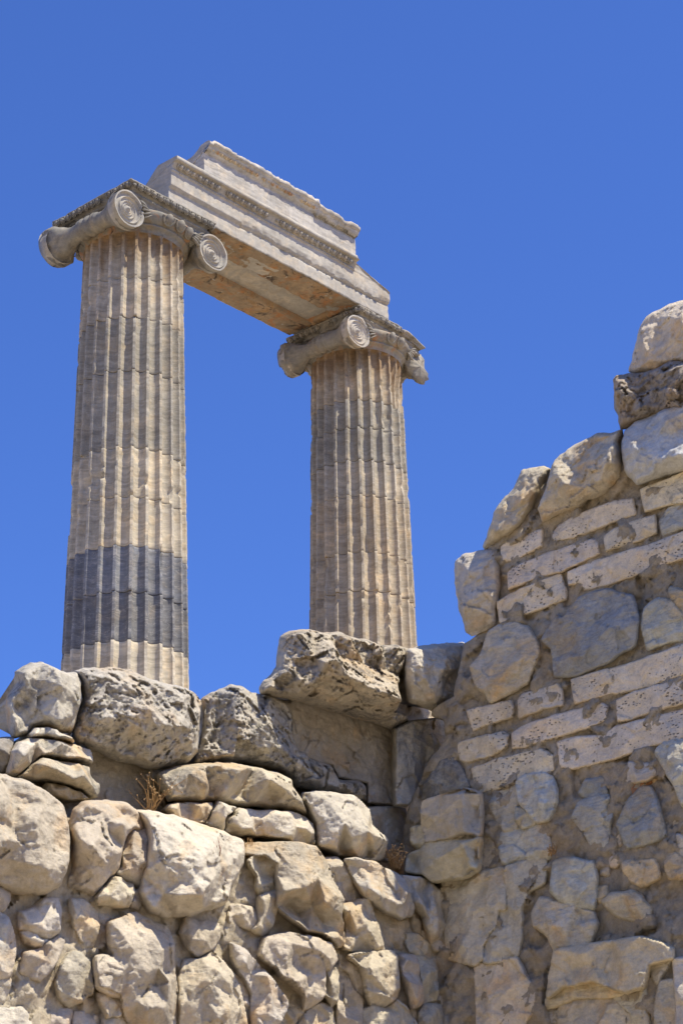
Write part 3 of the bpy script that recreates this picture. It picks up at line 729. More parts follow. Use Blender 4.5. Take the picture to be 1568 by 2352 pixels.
make_column(C2, [914, 978, 1053, 1134, 1264, 1353],
            [('tan', .014), ('grey', .010), ('grey', .009), ('mid', .009), ('tan', .010), ('tan', .014), ('tan', .016), ('tan', .012)], 5,
            'right fluted ionic column with a broken right volute, farther back', 0.94, 0.55, vR + 0.03 - 0.1 * step15, (0.28, 0.255, 0.21, 0.7), True,
            {0: [(vR + 1.2, 0.8, 0.3, 0.6, 0.07)], 3: [], 4: [(vR + 0.12, 0.88, 0.07, 0.22, 0.05)], 5: [(vR - 0.75, 0.3, 0.06, 0.45, 0.05)]})

# architrave: from the centre of one capital to the centre of the other
def beam(name, root, x0, x1, prof, step, nx, mat, color, seed, fn=None, amp=0.010, fine=0.004, ridx=None):
    pr = dense(prof, step); mb = MB(); P = box_grid(x0, x1, pr, nx, mb); end_fan(mb, P[0], True); end_fan(mb, P[-1])
    V, Fc = mb.out(); V = erode(V, seed, amp, fine, 4.0)
    if fn is not None: V = fn(V)
    return mesh_obj(name, V, Fc, M[mat], root, color, origin=np.zeros(3))
zb = 0.672
arc = empty('architrave_block', tuple(C1 + np.array([0, 0, zb])), RZ)
tag(arc, 'long two-fascia architrave beam with egg moulding bridging both capitals', 'architrave')
L_ = SPAN
def arch_fn(V):
    V = V.copy(); x, y, z = V[:, 0], V[:, 1], V[:, 2]; n = fbm(V + 3, 3.0, 4); n2 = fbm(V + 13, 9.0, 3)
    # left end broken down towards the back
    cap_ = 0.90 - np.clip(y + 0.62, 0, 3) * 0.95 + n * 0.05; m = (x < 0.5) ; V[:, 2] = np.where(m & (z > cap_), np.maximum(cap_, 0.45), z); z = V[:, 2]
    # right end: crown lost, sloping down
    cap2 = np.where(x > L_ - 1.10, 0.80 - (x - (L_ - 1.10)) * 0.24 + n * 0.03, 9); V[:, 2] = np.minimum(z, cap2); z = V[:, 2]
    V[:, 1] = np.where((x > L_ - 1.05) & (y < -0.93), -0.93 + (y + 0.93) * 0.15 + n2 * 0.01, V[:, 1])
    V[:, 0] = np.where(x > L_ - 0.25, L_ - 0.25 + (x - L_ + 0.25) * (1 - 0.35 * np.clip(n + 0.2, 0, 1)), V[:, 0])
    # worn edge between the fasciae
    e = (np.abs(z - 0.335) < 0.05) & (y < -0.8) & (x > 1.7); V[:, 1] += np.where(e, np.clip(n2 + 0.30, 0, 1) * 0.07, 0)
    V[:, 2] += np.where(e, -np.clip(fbm(V + 7, 2.2, 3) + 0.3, 0, 1) * 0.06, 0)
    b = (z < 0.06) & (y < -0.8); V[:, 2] += np.where(b, np.clip(n2, 0, 1) * 0.05, 0)
    b = (z < 0.10) & (y > 0.78); V[:, 2] += np.where(b, np.clip(n + 0.1, 0, 1) * 0.18, 0); V[:, 1] -= np.where(b, np.clip(n + 0.1, 0, 1) * 0.1, 0)
    return V
H = 0.85
profA = [(-0.880, 0.0), (-0.880, 0.325), (-0.935, 0.335), (-0.935, 0.62), (-0.950, 0.625), (-0.955, 0.66), (-0.93, 0.665), (-0.96, 0.70), (-1.0, 0.76), (-1.01, 0.785), (-1.075, 0.79), (-1.08, 0.86), (-1.04, 0.87),
         (1.04, 0.87), (1.05, 0.79), (0.95, 0.66), (0.925, 0.62), (0.925, 0.335), (0.885, 0.325), (0.87, 0.0), (0.34, 0.0), (0.33, 0.07), (-0.30, 0.07), (-0.31, 0.0)]
beam('beam', arc, -0.03, L_ - 0.05, profA, 0.03, 180, 'carved', (0.40, 0.37, 0.315, 0.4), 21, arch_fn, 0.010, 0.003)
rs = np.random.RandomState(4)
mb = MB(); egg_strip(mb, (0.06, -1.0, 0.728), (L_ - 1.16, -1.0, 0.728), np.array([0, -0.9, -0.43]), np.array([0, -0.43, 0.9]), 0.15, 0.050, 0.066, rs, 0.05, 0.045)
V, Fc = mb.out(); mesh_obj('egg_moulding', erode(V, 21, 0.010, 0.004, 4.0), Fc, M['carved'], arc, (0.37, 0.335, 0.27, 0.6), origin=np.zeros(3))
mb = MB(); mb.tube(np.linspace((0.08, -0.938, 0.642), (L_ - 1.2, -0.938, 0.642), 40), np.full(40, 0.013), 8)
for i in range(int((L_ - 1.3) / 0.055)):
    if rs.rand() < 0.12: continue
    mb.ellipsoid((0.1 + i * 0.055, -0.948, 0.642), np.diag([0.022 if i % 3 else 0.010, 0.020, 0.020]), 8, 5)
V, Fc = mb.out(); mesh_obj('bead_moulding', erode(V, 21, 0.010, 0.003, 4.0), Fc, M['carved'], arc, (0.37, 0.335, 0.27, 0.6), origin=np.zeros(3))
# soffit: stained underside with sunk panel and its worn frame
mb = MB(); gx_, gy_ = np.meshgrid(np.linspace(0.9, L_ - 0.92, 190), np.linspace(-0.868, 0.85, 76), indexing='ij')
pz = -0.006 + 0 * gx_
inp = sstep(0.30, 0.27, np.abs(gy_)) * sstep(0.93, 1.0, gx_) * sstep(L_ - 1.0, L_ - 1.08, gx_); pz += 0.17 * inp
rim = np.exp(-((np.abs(gy_) - 0.34) / 0.03) ** 2) * 0.03; pz -= rim * 0.9
rim2 = np.exp(-((np.abs(gy_) - 0.20) / 0.02) ** 2) * 0.03; pz -= rim2
G3 = np.stack([gx_, gy_, pz], -1).reshape(-1, 3)
fl = np.clip(ridged(G3 + 5, 4.0, 4) - 0.35, 0, 1); br_ = np.clip(fbm(G3 + 9, 1.6, 4, 0.6) + 0.02, 0, 1) * np.exp(-((G3[:, 1] + 0.22) / 0.25) ** 2)
G3[:, 2] += br_ * 0.30 - fl * 0.06 * (np.abs(G3[:, 1] + 0.15) < 0.42)
G3[:, 2] += fbm(G3, 9, 3) * 0.012
mb.grid(G3.reshape(gx_.shape + (3,)))
V, Fc = mb.out(); mesh_obj('soffit', V, Fc, M['soffit'], arc, (0.31, 0.235, 0.155, 0.55), origin=np.zeros(3))

# frieze block on top
frz = empty('frieze_block', tuple(C1 + np.array([0, 0, zb + 0.872]) + D_ * 0.9), RZ)
tag(frz, 'topmost block with an ochre underside moulding lying on the architrave', 'stone block')
def fr_fn(V):
    V = V.copy(); x, y, z = V[:, 0], V[:, 1], V[:, 2]; n = fbm(V + 23, 2.6, 4); n2 = fbm(V + 31, 10, 3)
    m = z > 0.66; V[:, 2] -= np.where(m, np.clip(n + 0.05, 0, 1) * 0.10 + np.clip(n2, 0, 1) * 0.03, 0)
    V[:, 2] -= np.where(m & (x > 2.85), 0.075, 0) + np.where(m & (x < 0.12), 0.05, 0)
    m = (z > 0.58) & (y < -0.76); V[:, 1] += np.where(m, np.clip(n2 + 0.1, 0, 1) * 0.05, 0)
    m = x < 0.3; V[:, 2] -= np.where(m & (z > 0.3), np.clip((y + 0.72), 0, 1) * 0.45, 0)
    return V
profF = [(-0.80, 0.0), (-0.80, 0.06), (-0.785, 0.07), (-0.785, 0.63), (-0.80, 0.64), (-0.825, 0.66), (-0.865, 0.70), (-0.895, 0.75), (-0.905, 0.78), (-0.935, 0.785), (-0.94, 0.85), (-0.92, 0.88), (0.35, 0.86), (0.35, 0.0)]
beam('frieze', frz, 0.0, 3.97, profF, 0.035, 130, 'marble', (0.42, 0.39, 0.34, 0.3), 41, fr_fn, 0.010, 0.004)
mb = MB(); egg_strip(mb, (0.1, -0.862, 0.705), (3.9, -0.862, 0.705), np.array([0, -0.8, -0.6]), np.array([0, -0.55, 0.83]), 0.11, 0.035, 0.045, rs, 0.15, 0.016)
V, Fc = mb.out(); V = erode(V, 41, 0.010, 0.004, 4.0); mesh_obj('moulding', V, Fc, M['rusty'], frz, (0.55, 0.42, 0.24, 0.2), origin=np.zeros(3))
# ------------------------------------------------------------------ the left wall (lit), lower rubble
lw = empty('rubble_wall', (*(CORNER - 2.0 * D_)[:2], GROUND_Z))
tag(lw, 'sunlit wall of big pale rubble stones set in sandy mortar below the columns', 'wall')
def tochild(o, root):
    bpy.context.view_layer.update() if False else None
    Rm = Matrix.Translation(root.location) @ Matrix.Rotation(root.rotation_euler[2], 4, 'Z')
    Mo = Matrix.Translation(o.location) @ Matrix.Rotation(o.rotation_euler[2], 4, 'Z')
    o.parent = root; o.matrix_basis = Rm.inverted() @ Mo
def LS(reg, pts, off=0.0, h=0.10, style='rubble', tint='w', crust=0.12, name='stone', **k):
    h = h * 1.1 + 0.035
    o = stone(name, 'L', reg, pts, off, h, style, tint, crust, grow=0.018, **k); tochild(o, lw); return o
tochild(mortar('mortar', 'L', 'X', [(-420, 1760), (-90, 1820), (150, 1880), (330, 1905), (560, 1965), (740, 1985), (900, 2030), (945, 2060), (1060, 2150), (1100, 2200), (1100, 2480), (-420, 2480)], 0.06, 'm', None, depth=1.1), lw)
tochild(stone('backing', 'L', 'X', [(-420, 2475), (1100, 2475), (1100, 3560), (-420, 3560)], 0.01, 0.03, 'slab', 'm', 0.1, step=0.08, depth=1.1), lw)
LS('X', [(-80, 1785), (0, 1778), (60, 1793), (110, 1818), (145, 1850), (160, 1900), (158, 1960), (152, 2005), (138, 2035), (100, 2050), (50, 2050), (0, 2035), (-80, 2030)], 0.03, 0.30, 'boulder', 'w', 0.15)
LS('C', [(478, 110), (500, 0), (560, -60), (700, -70), (850, -50), (930, 0), (968, 90), (960, 120), (880, 108), (830, 160), (803, 250), (803, 370), (755, 415), (690, 470), (630, 545), (560, 510), (470, 480), (495, 350), (490, 200)], 0.03, 0.26, 'boulder', 'w', 0.15)
LS('C', [(885, 115), (960, 122), (995, 150), (985, 300), (965, 400), (930, 490), (880, 480), (805, 430), (775, 400), (808, 365), (815, 240), (840, 160)], 0.02, 0.15, 'rubble', 'n', 0.2)
LS('C', [(740, 436), (800, 440), (880, 486), (875, 560), (845, 625), (760, 620), (650, 600), (636, 570), (700, 490)], 0.04, 0.13, 'rubble', 'w')
LS('C', [(885, 515), (925, 522), (932, 600), (915, 640), (850, 630), (870, 570)], 0.03, 0.08, 'rubble', 'n', 0.2)
LS('X', [(322, 1862), (370, 1868), (440, 1886), (520, 1912), (565, 1932), (564, 1985), (537, 2030), (520, 2072), (490, 2082), (440, 2102), (390, 2104), (345, 2088), (326, 2050), (330, 2000), (345, 1930), (338, 1892)], 0.04, 0.34, 'boulder', 'l', 0.25)
LS('C', [(-60, 500), (0, 503), (70, 540), (50, 600), (10, 655), (-60, 650)], 0.02, 0.1)
LS('C', [(120, 660), (200, 650), (290, 580), (385, 570), (398, 650), (392, 780), (345, 838), (290, 820), (240, 806), (185, 768), (130, 772)], 0.01, 0.13, tint='l')
LS('C', [(135, 795), (182, 772), (250, 815), (322, 850), (290, 902), (240, 888), (190, 878), (165, 868)], 0.0, 0.10, tint='l')
LS('C', [(160, 940), (260, 903), (330, 852), (390, 820), (428, 850), (400, 930), (330, 1040), (270, 1112), (200, 1092), (130, 1055), (150, 980)], 0.01, 0.13)
LS('C', [(455, 582), (550, 578), (600, 612), (632, 655), (648, 740), (625, 880), (585, 893), (530, 850), (490, 770), (455, 650)], 0.01, 0.10)
LS('C', [(-60, 660), (0, 660), (50, 700), (90, 780), (104, 850), (97, 950), (70, 1080), (0, 1097), (-60, 1095)], 0.01, 0.14, tint='l')
LS('C', [(-60, 1102), (0, 1100), (72, 1100), (60, 1170), (20, 1240), (0, 1270), (-60, 1270)], 0.01, 0.08)
LS('C', [(120, 1058), (180, 1090), (240, 1120), (248, 1180), (210, 1255), (170, 1240), (150, 1160)], 0.0, 0.07)
LS('C', [(440, 947), (480, 932), (545, 932), (582, 980), (600, 1060), (613, 1200), (540, 1250), (450, 1288), (390, 1230), (373, 1130), (400, 1020)], 0.01, 0.13, tint='n')
LS('C', [(722, 735), (800, 700), (905, 662), (960, 700), (1040, 742), (1110, 762), (1142, 850), (1146, 980), (1172, 1150), (1184, 1400), (1100, 1440), (850, 1395), (812, 1300), (790, 1200), (720, 1175), (648, 1150), (638, 1050), (650, 990), (690, 948), (748, 960), (725, 870)], 0.03, 0.22, 'rubble', 'w', 0.05)
LS('C', [(645, 965), (690, 948), (800, 985), (825, 1035), (826, 1140), (800, 1215), (720, 1200), (645, 1150), (640, 1050)], 0.14, 0.09, 'rubble', 'w')
LS('C', [(690, 1192), (780, 1230), (806, 1260), (808, 1340), (700, 1355), (668, 1280), (648, 1200)], 0.06, 0.10)
LS('C', [(-60, 1292), (0, 1295), (150, 1300), (190, 1350), (218, 1430), (220, 1500), (-60, 1500)], 0.01, 0.1, tint='l')
LS('C', [(340, 1305), (473, 1300), (478, 1500), (320, 1500)], 0.0, 0.06)
LS('C', [(482, 1318), (600, 1325), (650, 1355), (672, 1500), (480, 1500)], 0.0, 0.08, tint='n')
LS('C', [(672, 1362), (800, 1345), (845, 1400), (860, 1500), (680, 1500)], 0.01, 0.1)
LS('C', [(1225, 700), (1330, 715), (1442, 738), (1452, 830), (1402, 905), (1340, 940), (1292, 955), (1222, 880), (1188, 800)], 0.02, 0.13)
LS('C', [(1222, 978), (1310, 980), (1350, 960), (1402, 925), (1470, 990), (1540, 1070), (1580, 1150), (1640, 1420), (1640, 1500), (1190, 1500), (1183, 1250), (1190, 1100)], 0.02, 0.20, 'rubble', 'w', 0.2)
LS('C', [(645, 628), (742, 640), (742, 720), (722, 783), (680, 775), (643, 745)], -0.02, 0.07, tint='n')
LS('C', [(1135, 810), (1190, 850), (1240, 920), (1330, 990), (1300, 1000), (1220, 975), (1200, 1060), (1172, 1085), (1150, 980)], -0.02, 0.06, tint='y')
LS('C', [(100, 1110), (150, 1170), (170, 1245), (120, 1260), (60, 1250), (80, 1180)], -0.02, 0.05, tint='y')
LS('D', [(222, 305), (262, 265), (340, 278), (397, 312), (402, 370), (380, 410), (402, 485), (290, 522), (274, 490), (280, 400), (240, 350)], 0.04, 0.12, tint='w')
LS('D', [(288, 535), (350, 500), (412, 490), (408, 580), (382, 690), (350, 752), (310, 768), (240, 738), (292, 690), (278, 600)], 0.03, 0.14)
LS('D', [(38, 602), (80, 603), (100, 640), (95, 692), (38, 665)], 0.0, 0.07)
LS('D', [(100, 598), (150, 583), (240, 603), (278, 620), (290, 690), (240, 736), (160, 712), (98, 690)], 0.01, 0.10)
LS('D', [(60, 700), (110, 740), (130, 800), (110, 812), (70, 780)], 0.0, 0.06)
LS('D', [(420, 195), (560, 197), (642, 222), (702, 300), (742, 400), (812, 548), (802, 650), (832, 815), (790, 842), (690, 752), (590, 742), (480, 655), (402, 590), (408, 490), (400, 400), (395, 320), (330, 270), (215, 255), (230, 200), (350, 193)], 0.02, 0.30, 'rubble', 'w', 0.12,
   ctrl=[(560, 300, 0.30), (640, 420, 0.36), (740, 530, 0.38), (680, 575, 0.40), (560, 480, 0.37), (430, 500, 0.33), (700, 700, 0.16), (550, 640, 0.10), (480, 590, 0.10), (780, 740, 0.2), (420, 300, 0.25), (330, 230, 0.18), (620, 600, 0.2)])
LS('D', [(708, 298), (790, 292), (862, 370), (912, 480), (948, 522), (930, 552), (820, 562), (790, 490), (742, 400)], 0.0, 0.10, tint='w')
LS('D', [(840, 300), (900, 293), (1030, 320), (1080, 360), (1150, 378), (1200, 420), (1215, 480), (1242, 560), (1262, 600), (1250, 642), (1180, 662), (1100, 622), (1000, 562), (950, 520), (902, 440), (862, 370)], 0.05, 0.20, 'rubble', 'l', 0.05)
LS('D', [(810, 580), (930, 552), (990, 548), (1012, 650), (1052, 720), (1062, 800), (1072, 860), (1000, 892), (880, 872), (820, 852), (838, 750), (820, 680)], 0.02, 0.18, tint='w', crust=0.3)
LS('D', [(1188, 400), (1350, 428), (1422, 500), (1452, 580), (1482, 640), (1502, 700), (1482, 820), (1440, 872), (1380, 862), (1340, 760), (1312, 660), (1262, 600), (1222, 520)], -0.02, 0.2, 'rubble', 'n', 0.2)
LS('D', [(1055, 650), (1180, 670), (1250, 650), (1262, 700), (1202, 760), (1192, 870), (1090, 860), (1066, 760)], -0.02, 0.08, tint='y')
LS('D', [(1203, 765), (1338, 770), (1382, 862), (1340, 912), (1240, 892), (1210, 840)], -0.02, 0.12, tint='n')
LS('D', [(330, 790), (480, 763), (640, 793), (752, 830), (782, 930), (740, 977), (702, 990), (702, 1150), (652, 1200), (580, 1242), (578, 1150), (500, 1062), (420, 1022), (400, 970), (320, 930), (300, 890)], 0.04, 0.24, 'rubble', 'w', 0.05,
   ctrl=[(480, 830, 0.26), (640, 870, 0.30), (700, 900, 0.30), (560, 960, 0.14), (430, 990, 0.25), (520, 1060, 0.26), (630, 1020, 0.17), (640, 1130, 0.2), (350, 860, 0.2)])
LS('D', [(118, 828), (200, 868), (262, 940), (342, 1010), (402, 1100), (468, 1190), (452, 1260), (400, 1345), (380, 1420), (262, 1420), (243, 1240), (250, 1150), (200, 1050), (150, 980), (128, 900)], 0.03, 0.2, 'rubble', 'l', 0.05)
LS('D', [(105, 1010), (160, 1028), (212, 1080), (243, 1170), (235, 1270), (200, 1230), (140, 1120)], 0.05, 0.06)
LS('D', [(782, 898), (832, 918), (902, 948), (942, 1000), (942, 1160), (880, 1102), (850, 1010), (792, 972)], 0.0, 0.10, crust=0.3)
LS('D', [(708, 985), (762, 972), (790, 1000), (792, 1080), (782, 1180), (742, 1235), (705, 1150), (702, 1060)], 0.0, 0.13)
LS('D', [(797, 990), (850, 1020), (875, 1105), (935, 1165), (935, 1420), (775, 1420), (783, 1200)], 0.0, 0.1)
LS('D', [(850, 900), (1000, 878), (1130, 870), (1162, 900), (1158, 1000), (1162, 1100), (1150, 1162), (1080, 1222), (1000, 1215), (970, 1150), (950, 1050), (930, 970)], 0.06, 0.2, 'rubble', 'w', 0.08, ctrl=[(960, 1000, 0.27), (1150, 900, 0.2), (990, 1180, 0.25), (1100, 950, 0.2), (1100, 1150, 0.2), (900, 920, 0.1)])
LS('D', [(1162, 900), (1272, 900), (1292, 1000), (1312, 1100), (1322, 1200), (1240, 1232), (1210, 1100), (1180, 1000)], 0.03, 0.15, tint='w')
LS('D', [(945, 1235), (1000, 1222), (1080, 1228), (1150, 1180), (1212, 1232), (1275, 1340), (1290, 1420), (940, 1420)], 0.03, 0.14)
LS('D', [(1282, 898), (1390, 940), (1412, 1050), (1412, 1180), (1325, 1190), (1302, 1050)], 0.0, 0.13, tint='n')
LS('D', [(1330, 1202), (1440, 1210), (1452, 1420), (1290, 1420), (1290, 1266)], 0.0, 0.12, tint='n')
LS('D', [(580, 1255), (660, 1205), (732, 1212), (762, 1240), (768, 1420), (500, 1420)], 0.0, 0.1)
LS('G', [(328, 1185), (385, 1190), (402, 1230), (398, 1330), (340, 1342), (325, 1260)], 0.0, 0.1, tint='n')
LS('G', [(345, 1352), (400, 1372), (432, 1500), (440, 1560), (345, 1560)], 0.0, 0.08, tint='n')
LS('D', [(410, 1310), (470, 1240), (560, 1160), (575, 1250), (500, 1340), (490, 1420), (400, 1420)], 0.0, 0.08, tint='y')

for pts, hh in (([(-330, 1740), (-200, 1720), (-95, 1760), (-88, 1900), (-100, 2020), (-220, 2040), (-330, 2000), (-350, 1860)], 0.26),
                ([(-320, 2050), (-200, 2055), (-110, 2045), (-80, 2120), (-130, 2230), (-260, 2240), (-330, 2160)], 0.16),
                ([(-300, 2255), (-190, 2250), (-100, 2250), (-60, 2330), (-90, 2440), (-250, 2450), (-320, 2350)], 0.15)):
    LS('X', pts, 0.02, hh, 'rubble', 'w', 0.15)
# upper part: set back ashlar and panel
uw = empty('ashlar_wall', (*(CORNER - 2.0 * D_ - 0.6 * NF)[:2], GROUND_Z))
tag(uw, 'smooth brown ashlar panels set back behind the big boulders under the right column', 'wall')
def US(name, reg, pts, off, h, style, tint, crust, **k):
    o = stone(name, 'L', reg, pts, off, h, style, tint, crust, **k); tochild(o, uw); return o
tochild(mortar('mortar', 'L', 'X', [(-420, 1700), (-40, 1715), (60, 1700), (215, 1720), (300, 1760), (480, 1720), (690, 1690), (880, 1660), (920, 1560), (1100, 1560), (1100, 2250), (-420, 2000)], -0.62, 'm', None, depth=1.0, step=0.03), uw)
US('panel', 'A', [(600, 640), (800, 740), (1140, 840), (1140, 1000), (1190, 1160), (950, 1140), (800, 1180), (640, 1100), (560, 900)], -0.52, 0.05, 'ashlar', 'n', 0.3)
US('panel', 'B', [(660, 560), (900, 600), (1100, 650), (1400, 740), (1365, 900), (1364, 1290), (1330, 1275), (1190, 1260), (1190, 1130), (1000, 1090), (960, 1010), (830, 1000), (650, 900)], -0.46, 0.05, 'ashlar', (0.53, 0.46, 0.37), 0.3)
US('panel', 'B', [(1180, 1286), (1330, 1278), (1442, 1292), (1460, 1350), (1430, 1450), (1430, 1640), (1320, 1660), (1180, 1560)], -0.42, 0.05, 'ashlar', 'n', 0.2)

# big loose blocks on top, each its own thing
def LB(name, reg, pts, off, h, style, tint, crust, label, group='weathered blocks on top of the walls', cat='stone block', **k):
    return stone(name, 'L', reg, pts, off, h, style, tint, crust, label=label, cat=cat, group=group, **k)
LB('boulder', 'A', [(130, 145), (200, 95), (300, 76), (370, 108), (480, 148), (545, 143), (578, 230), (588, 350), (558, 420), (545, 520), (510, 588), (430, 572), (340, 537), (240, 547), (200, 595), (95, 612), (75, 500), (58, 400), (63, 330), (110, 260), (138, 215)], -0.42, 0.34, 'boulder', 'l', 0.55,
   'pale block at the far left with a smooth grey face and broken right side', depth=0.45,
   ctrl=[(370, 130, 0.36), (395, 260, 0.40), (375, 340, 0.34), (390, 500, 0.36), (200, 350, 0.17), (120, 400, 0.1), (250, 200, 0.24), (300, 450, 0.28), (480, 300, 0.30), (520, 450, 0.22), (180, 520, 0.14)])
LB('boulder', 'A', [(540, 140), (600, 118), (740, 110), (850, 116), (930, 128), (1020, 178), (1160, 223), (1300, 253), (1370, 288), (1427, 355), (1420, 440), (1402, 600), (1395, 712), (1340, 772), (1220, 802), (1130, 832), (1040, 817), (900, 782), (800, 752), (700, 702), (600, 657), (555, 642), (525, 590), (562, 430), (590, 330), (577, 220)], -0.40, 0.42, 'pitted', 'l', 0.5,
   'largest grey boulder with black crust right in front of the left column foot', depth=0.8,
   ctrl=[(740, 200, 0.30), (900, 300, 0.40), (1000, 430, 0.50), (850, 500, 0.46), (700, 480, 0.40), (1100, 540, 0.52), (1300, 560, 0.42), (1250, 350, 0.40), (1000, 600, 0.42), (800, 640, 0.30), (1150, 720, 0.30), (1330, 680, 0.3), (900, 700, 0.24), (1050, 250, 0.32)])
LB('slab', 'A', [(205, 588), (250, 540), (340, 533), (440, 573), (512, 600), (530, 650), (420, 622), (300, 602), (220, 604)], -0.30, 0.30, 'rubble', 'l', 0.4,
   'thin pale slab wedged directly under the far left block', depth=0.4)
LB('boulder', 'A', [(60, 860), (80, 700), (130, 640), (210, 603), (300, 603), (420, 624), (530, 652), (640, 690), (657, 740), (650, 795), (560, 777), (450, 762), (350, 745), (280, 750), (240, 795), (190, 835), (140, 885)], -0.34, 0.36, 'rubble', 'l', 0.6,
   'low grey speckled block beneath the thin slab at the left', depth=0.6, nf=6)
LB('boulder', 'A', [(140, 885), (220, 792), (280, 752), (400, 762), (540, 778), (640, 812), (640, 870), (702, 930), (707, 980), (690, 1030), (630, 1036), (560, 985), (500, 950), (420, 935), (350, 910), (250, 912)], -0.30, 0.36, 'rubble', 'w', 0.6,
   'rough crumbling lowest block of the left stack above the big round boulder', depth=0.6, nf=7)
LB('boulder', 'A', [(-60, 605), (0, 606), (50, 600), (100, 610), (92, 680), (72, 720), (62, 858), (0, 870), (-60, 870)], -0.45, 0.22, 'rubble', 'd', 0.6,
   'small dark stone cut off by the left edge of the picture', depth=0.6)
LB('boulder', 'A', [(330, 915), (420, 935), (560, 985), (640, 1040), (560, 1060), (450, 1050), (300, 1010)], -0.25, 0.2, 'rubble', 'y', 0.2,
   'crumbly yellowish mortar lump on the ledge below the left stack', cat='stone lump', depth=0.4)
LB('boulder', 'B', [(-185, 1065), (-60, 1005), (100, 990), (300, 983), (450, 1008), (600, 1048), (682, 1080), (702, 1140), (742, 1200), (792, 1300), (830, 1390), (780, 1340), (700, 1310), (560, 1300), (430, 1280), (330, 1283), (200, 1245), (100, 1255), (0, 1250), (-110, 1245), (-165, 1150)], -0.28, 0.36, 'boulder', 'w', 0.45,
   'long arched pale boulder in the middle above the broken face', depth=0.6,
   ctrl=[(0, 1050, 0.30), (300, 1060, 0.44), (100, 1110, 0.40), (500, 1100, 0.44), (650, 1180, 0.42), (730, 1260, 0.38), (150, 1190, 0.16), (350, 1200, 0.14), (550, 1240, 0.2), (-100, 1120, 0.28), (0, 1200, 0.2)])
LB('broken_block', 'B', [(-125, 1262), (0, 1250), (100, 1256), (170, 1245), (172, 1290), (112, 1402), (30, 1392), (-100, 1352), (-145, 1300)], -0.22, 0.26, 'rubble', 'm', 0.1,
   'tan wedge with a smooth underside at the left foot of the arched boulder', depth=0.5)
LB('broken_block', 'B', [(200, 1242), (300, 1272), (340, 1290), (302, 1332), (250, 1352), (247, 1452), (200, 1442), (112, 1402), (170, 1290)], -0.20, 0.30, 'rubble', 'l', 0.0,
   'pale angular splinter between the tan wedge and the wide broken face', depth=0.5)
LB('broken_block', 'B', [(342, 1285), (450, 1298), (600, 1303), (700, 1312), (790, 1345), (835, 1400), (847, 1550), (700, 1532), (600, 1502), (450, 1482), (330, 1472), (250, 1452), (252, 1352), (302, 1332)], -0.20, 0.30, 'rubble', 'l', 0.05,
   'wide pale block with a freshly broken cream face under the arched boulder', depth=0.5, nf=14)
LB('boulder', 'B', [(770, 1190), (870, 1170), (1000, 1190), (1100, 1208), (1162, 1270), (1192, 1300), (1222, 1400), (1322, 1500), (1312, 1580), (1318, 1630), (1260, 1650), (1120, 1640), (1000, 1610), (850, 1552), (840, 1400), (792, 1300), (760, 1240)], -0.22, 0.34, 'rubble', 'l', 0.15,
   'rough cream boulder jutting out left of the dry tuft in the corner', depth=0.6,
   ctrl=[(900, 1250, 0.30), (1080, 1270, 0.36), (1000, 1400, 0.42), (1150, 1450, 0.42), (1250, 1530, 0.42), (950, 1520, 0.40), (1100, 1530, 0.44), (900, 1400, 0.3), (1000, 1590, 0.16), (1200, 1610, 0.14)])
LB('pitted_block', 'B', [(108, 560), (200, 510), (300, 468), (380, 488), (440, 525), (560, 535), (640, 568), (705, 575), (710, 640), (708, 800), (742, 900), (832, 960), (962, 1010), (1012, 1100), (1120, 1100), (1190, 1140), (1200, 1240), (1120, 1240), (1050, 1200), (900, 1182), (740, 1162), (700, 1120), (600, 1040), (450, 1000), (300, 985), (60, 995), (80, 900), (108, 800), (120, 650)], -0.44, 0.30, 'pitted', 'l', 0.58,
   'tall pitted grey block standing in the gap left of the right column', depth=0.8,
   ctrl=[(330, 560, 0.30), (300, 800, 0.36), (280, 950, 0.36), (200, 650, 0.10), (170, 850, 0.10), (500, 700, 0.32), (650, 800, 0.22), (700, 1000, 0.30), (600, 900, 0.34), (850, 1100, 0.30), (450, 900, 0.36), (150, 600, 0.10), (1100, 1180, 0.15)])
LB('boulder', 'B', [(640, 140), (720, 103), (850, 103), (930, 123), (1020, 118), (1070, 143), (1200, 173), (1290, 208), (1400, 203), (1482, 230), (1462, 320), (1402, 420), (1402, 470), (1390, 560), (1380, 640), (1470, 665), (1478, 715), (1365, 762), (1200, 712), (1000, 655), (850, 602), (700, 575), (640, 562), (500, 525), (500, 480), (560, 420), (612, 350), (615, 250)], -0.36, 0.5, 'pitted', 'w', 0.62,
   'huge overhanging crusted boulder right in front of the right column foot', depth=0.5,
   ctrl=[(720, 160, 0.40), (680, 260, 0.30), (650, 400, 0.40), (560, 480, 0.30), (850, 350, 0.66), (930, 330, 0.68), (800, 300, 0.44), (1000, 440, 0.72), (1150, 520, 0.74), (1350, 600, 0.72), (1340, 480, 0.56), (1000, 300, 0.40), (1150, 340, 0.36), (1300, 390, 0.34), (1050, 190, 0.46), (1250, 250, 0.46), (1400, 260, 0.46), (900, 560, 0.34), (1100, 650, 0.30), (1350, 710, 0.26), (750, 480, 0.46), (850, 430, 0.56), (650, 530, 0.2)])
LB('boulder', 'X', [(938, 1490), (1000, 1477), (1070, 1473), (1078, 1500), (1067, 1530), (1080, 1600), (1042, 1637), (1000, 1632), (945, 1612), (933, 1560)], 0.0, 0.26, 'boulder', 'l', 0.2,
   'rounded tan boulder between the overhanging boulder and the right wall', depth=0.6)
LB('corner_block', 'X', [(905, 1672), (940, 1655), (1000, 1648), (1028, 1646), (1042, 1700), (1002, 1742), (987, 1790), (952, 1832), (936, 1855), (905, 1852)], -0.30, 0.14, 'ashlar', 'l', 0.5,
   'blue grey squared block standing in the shaded corner under the rounded boulder', depth=0.6)

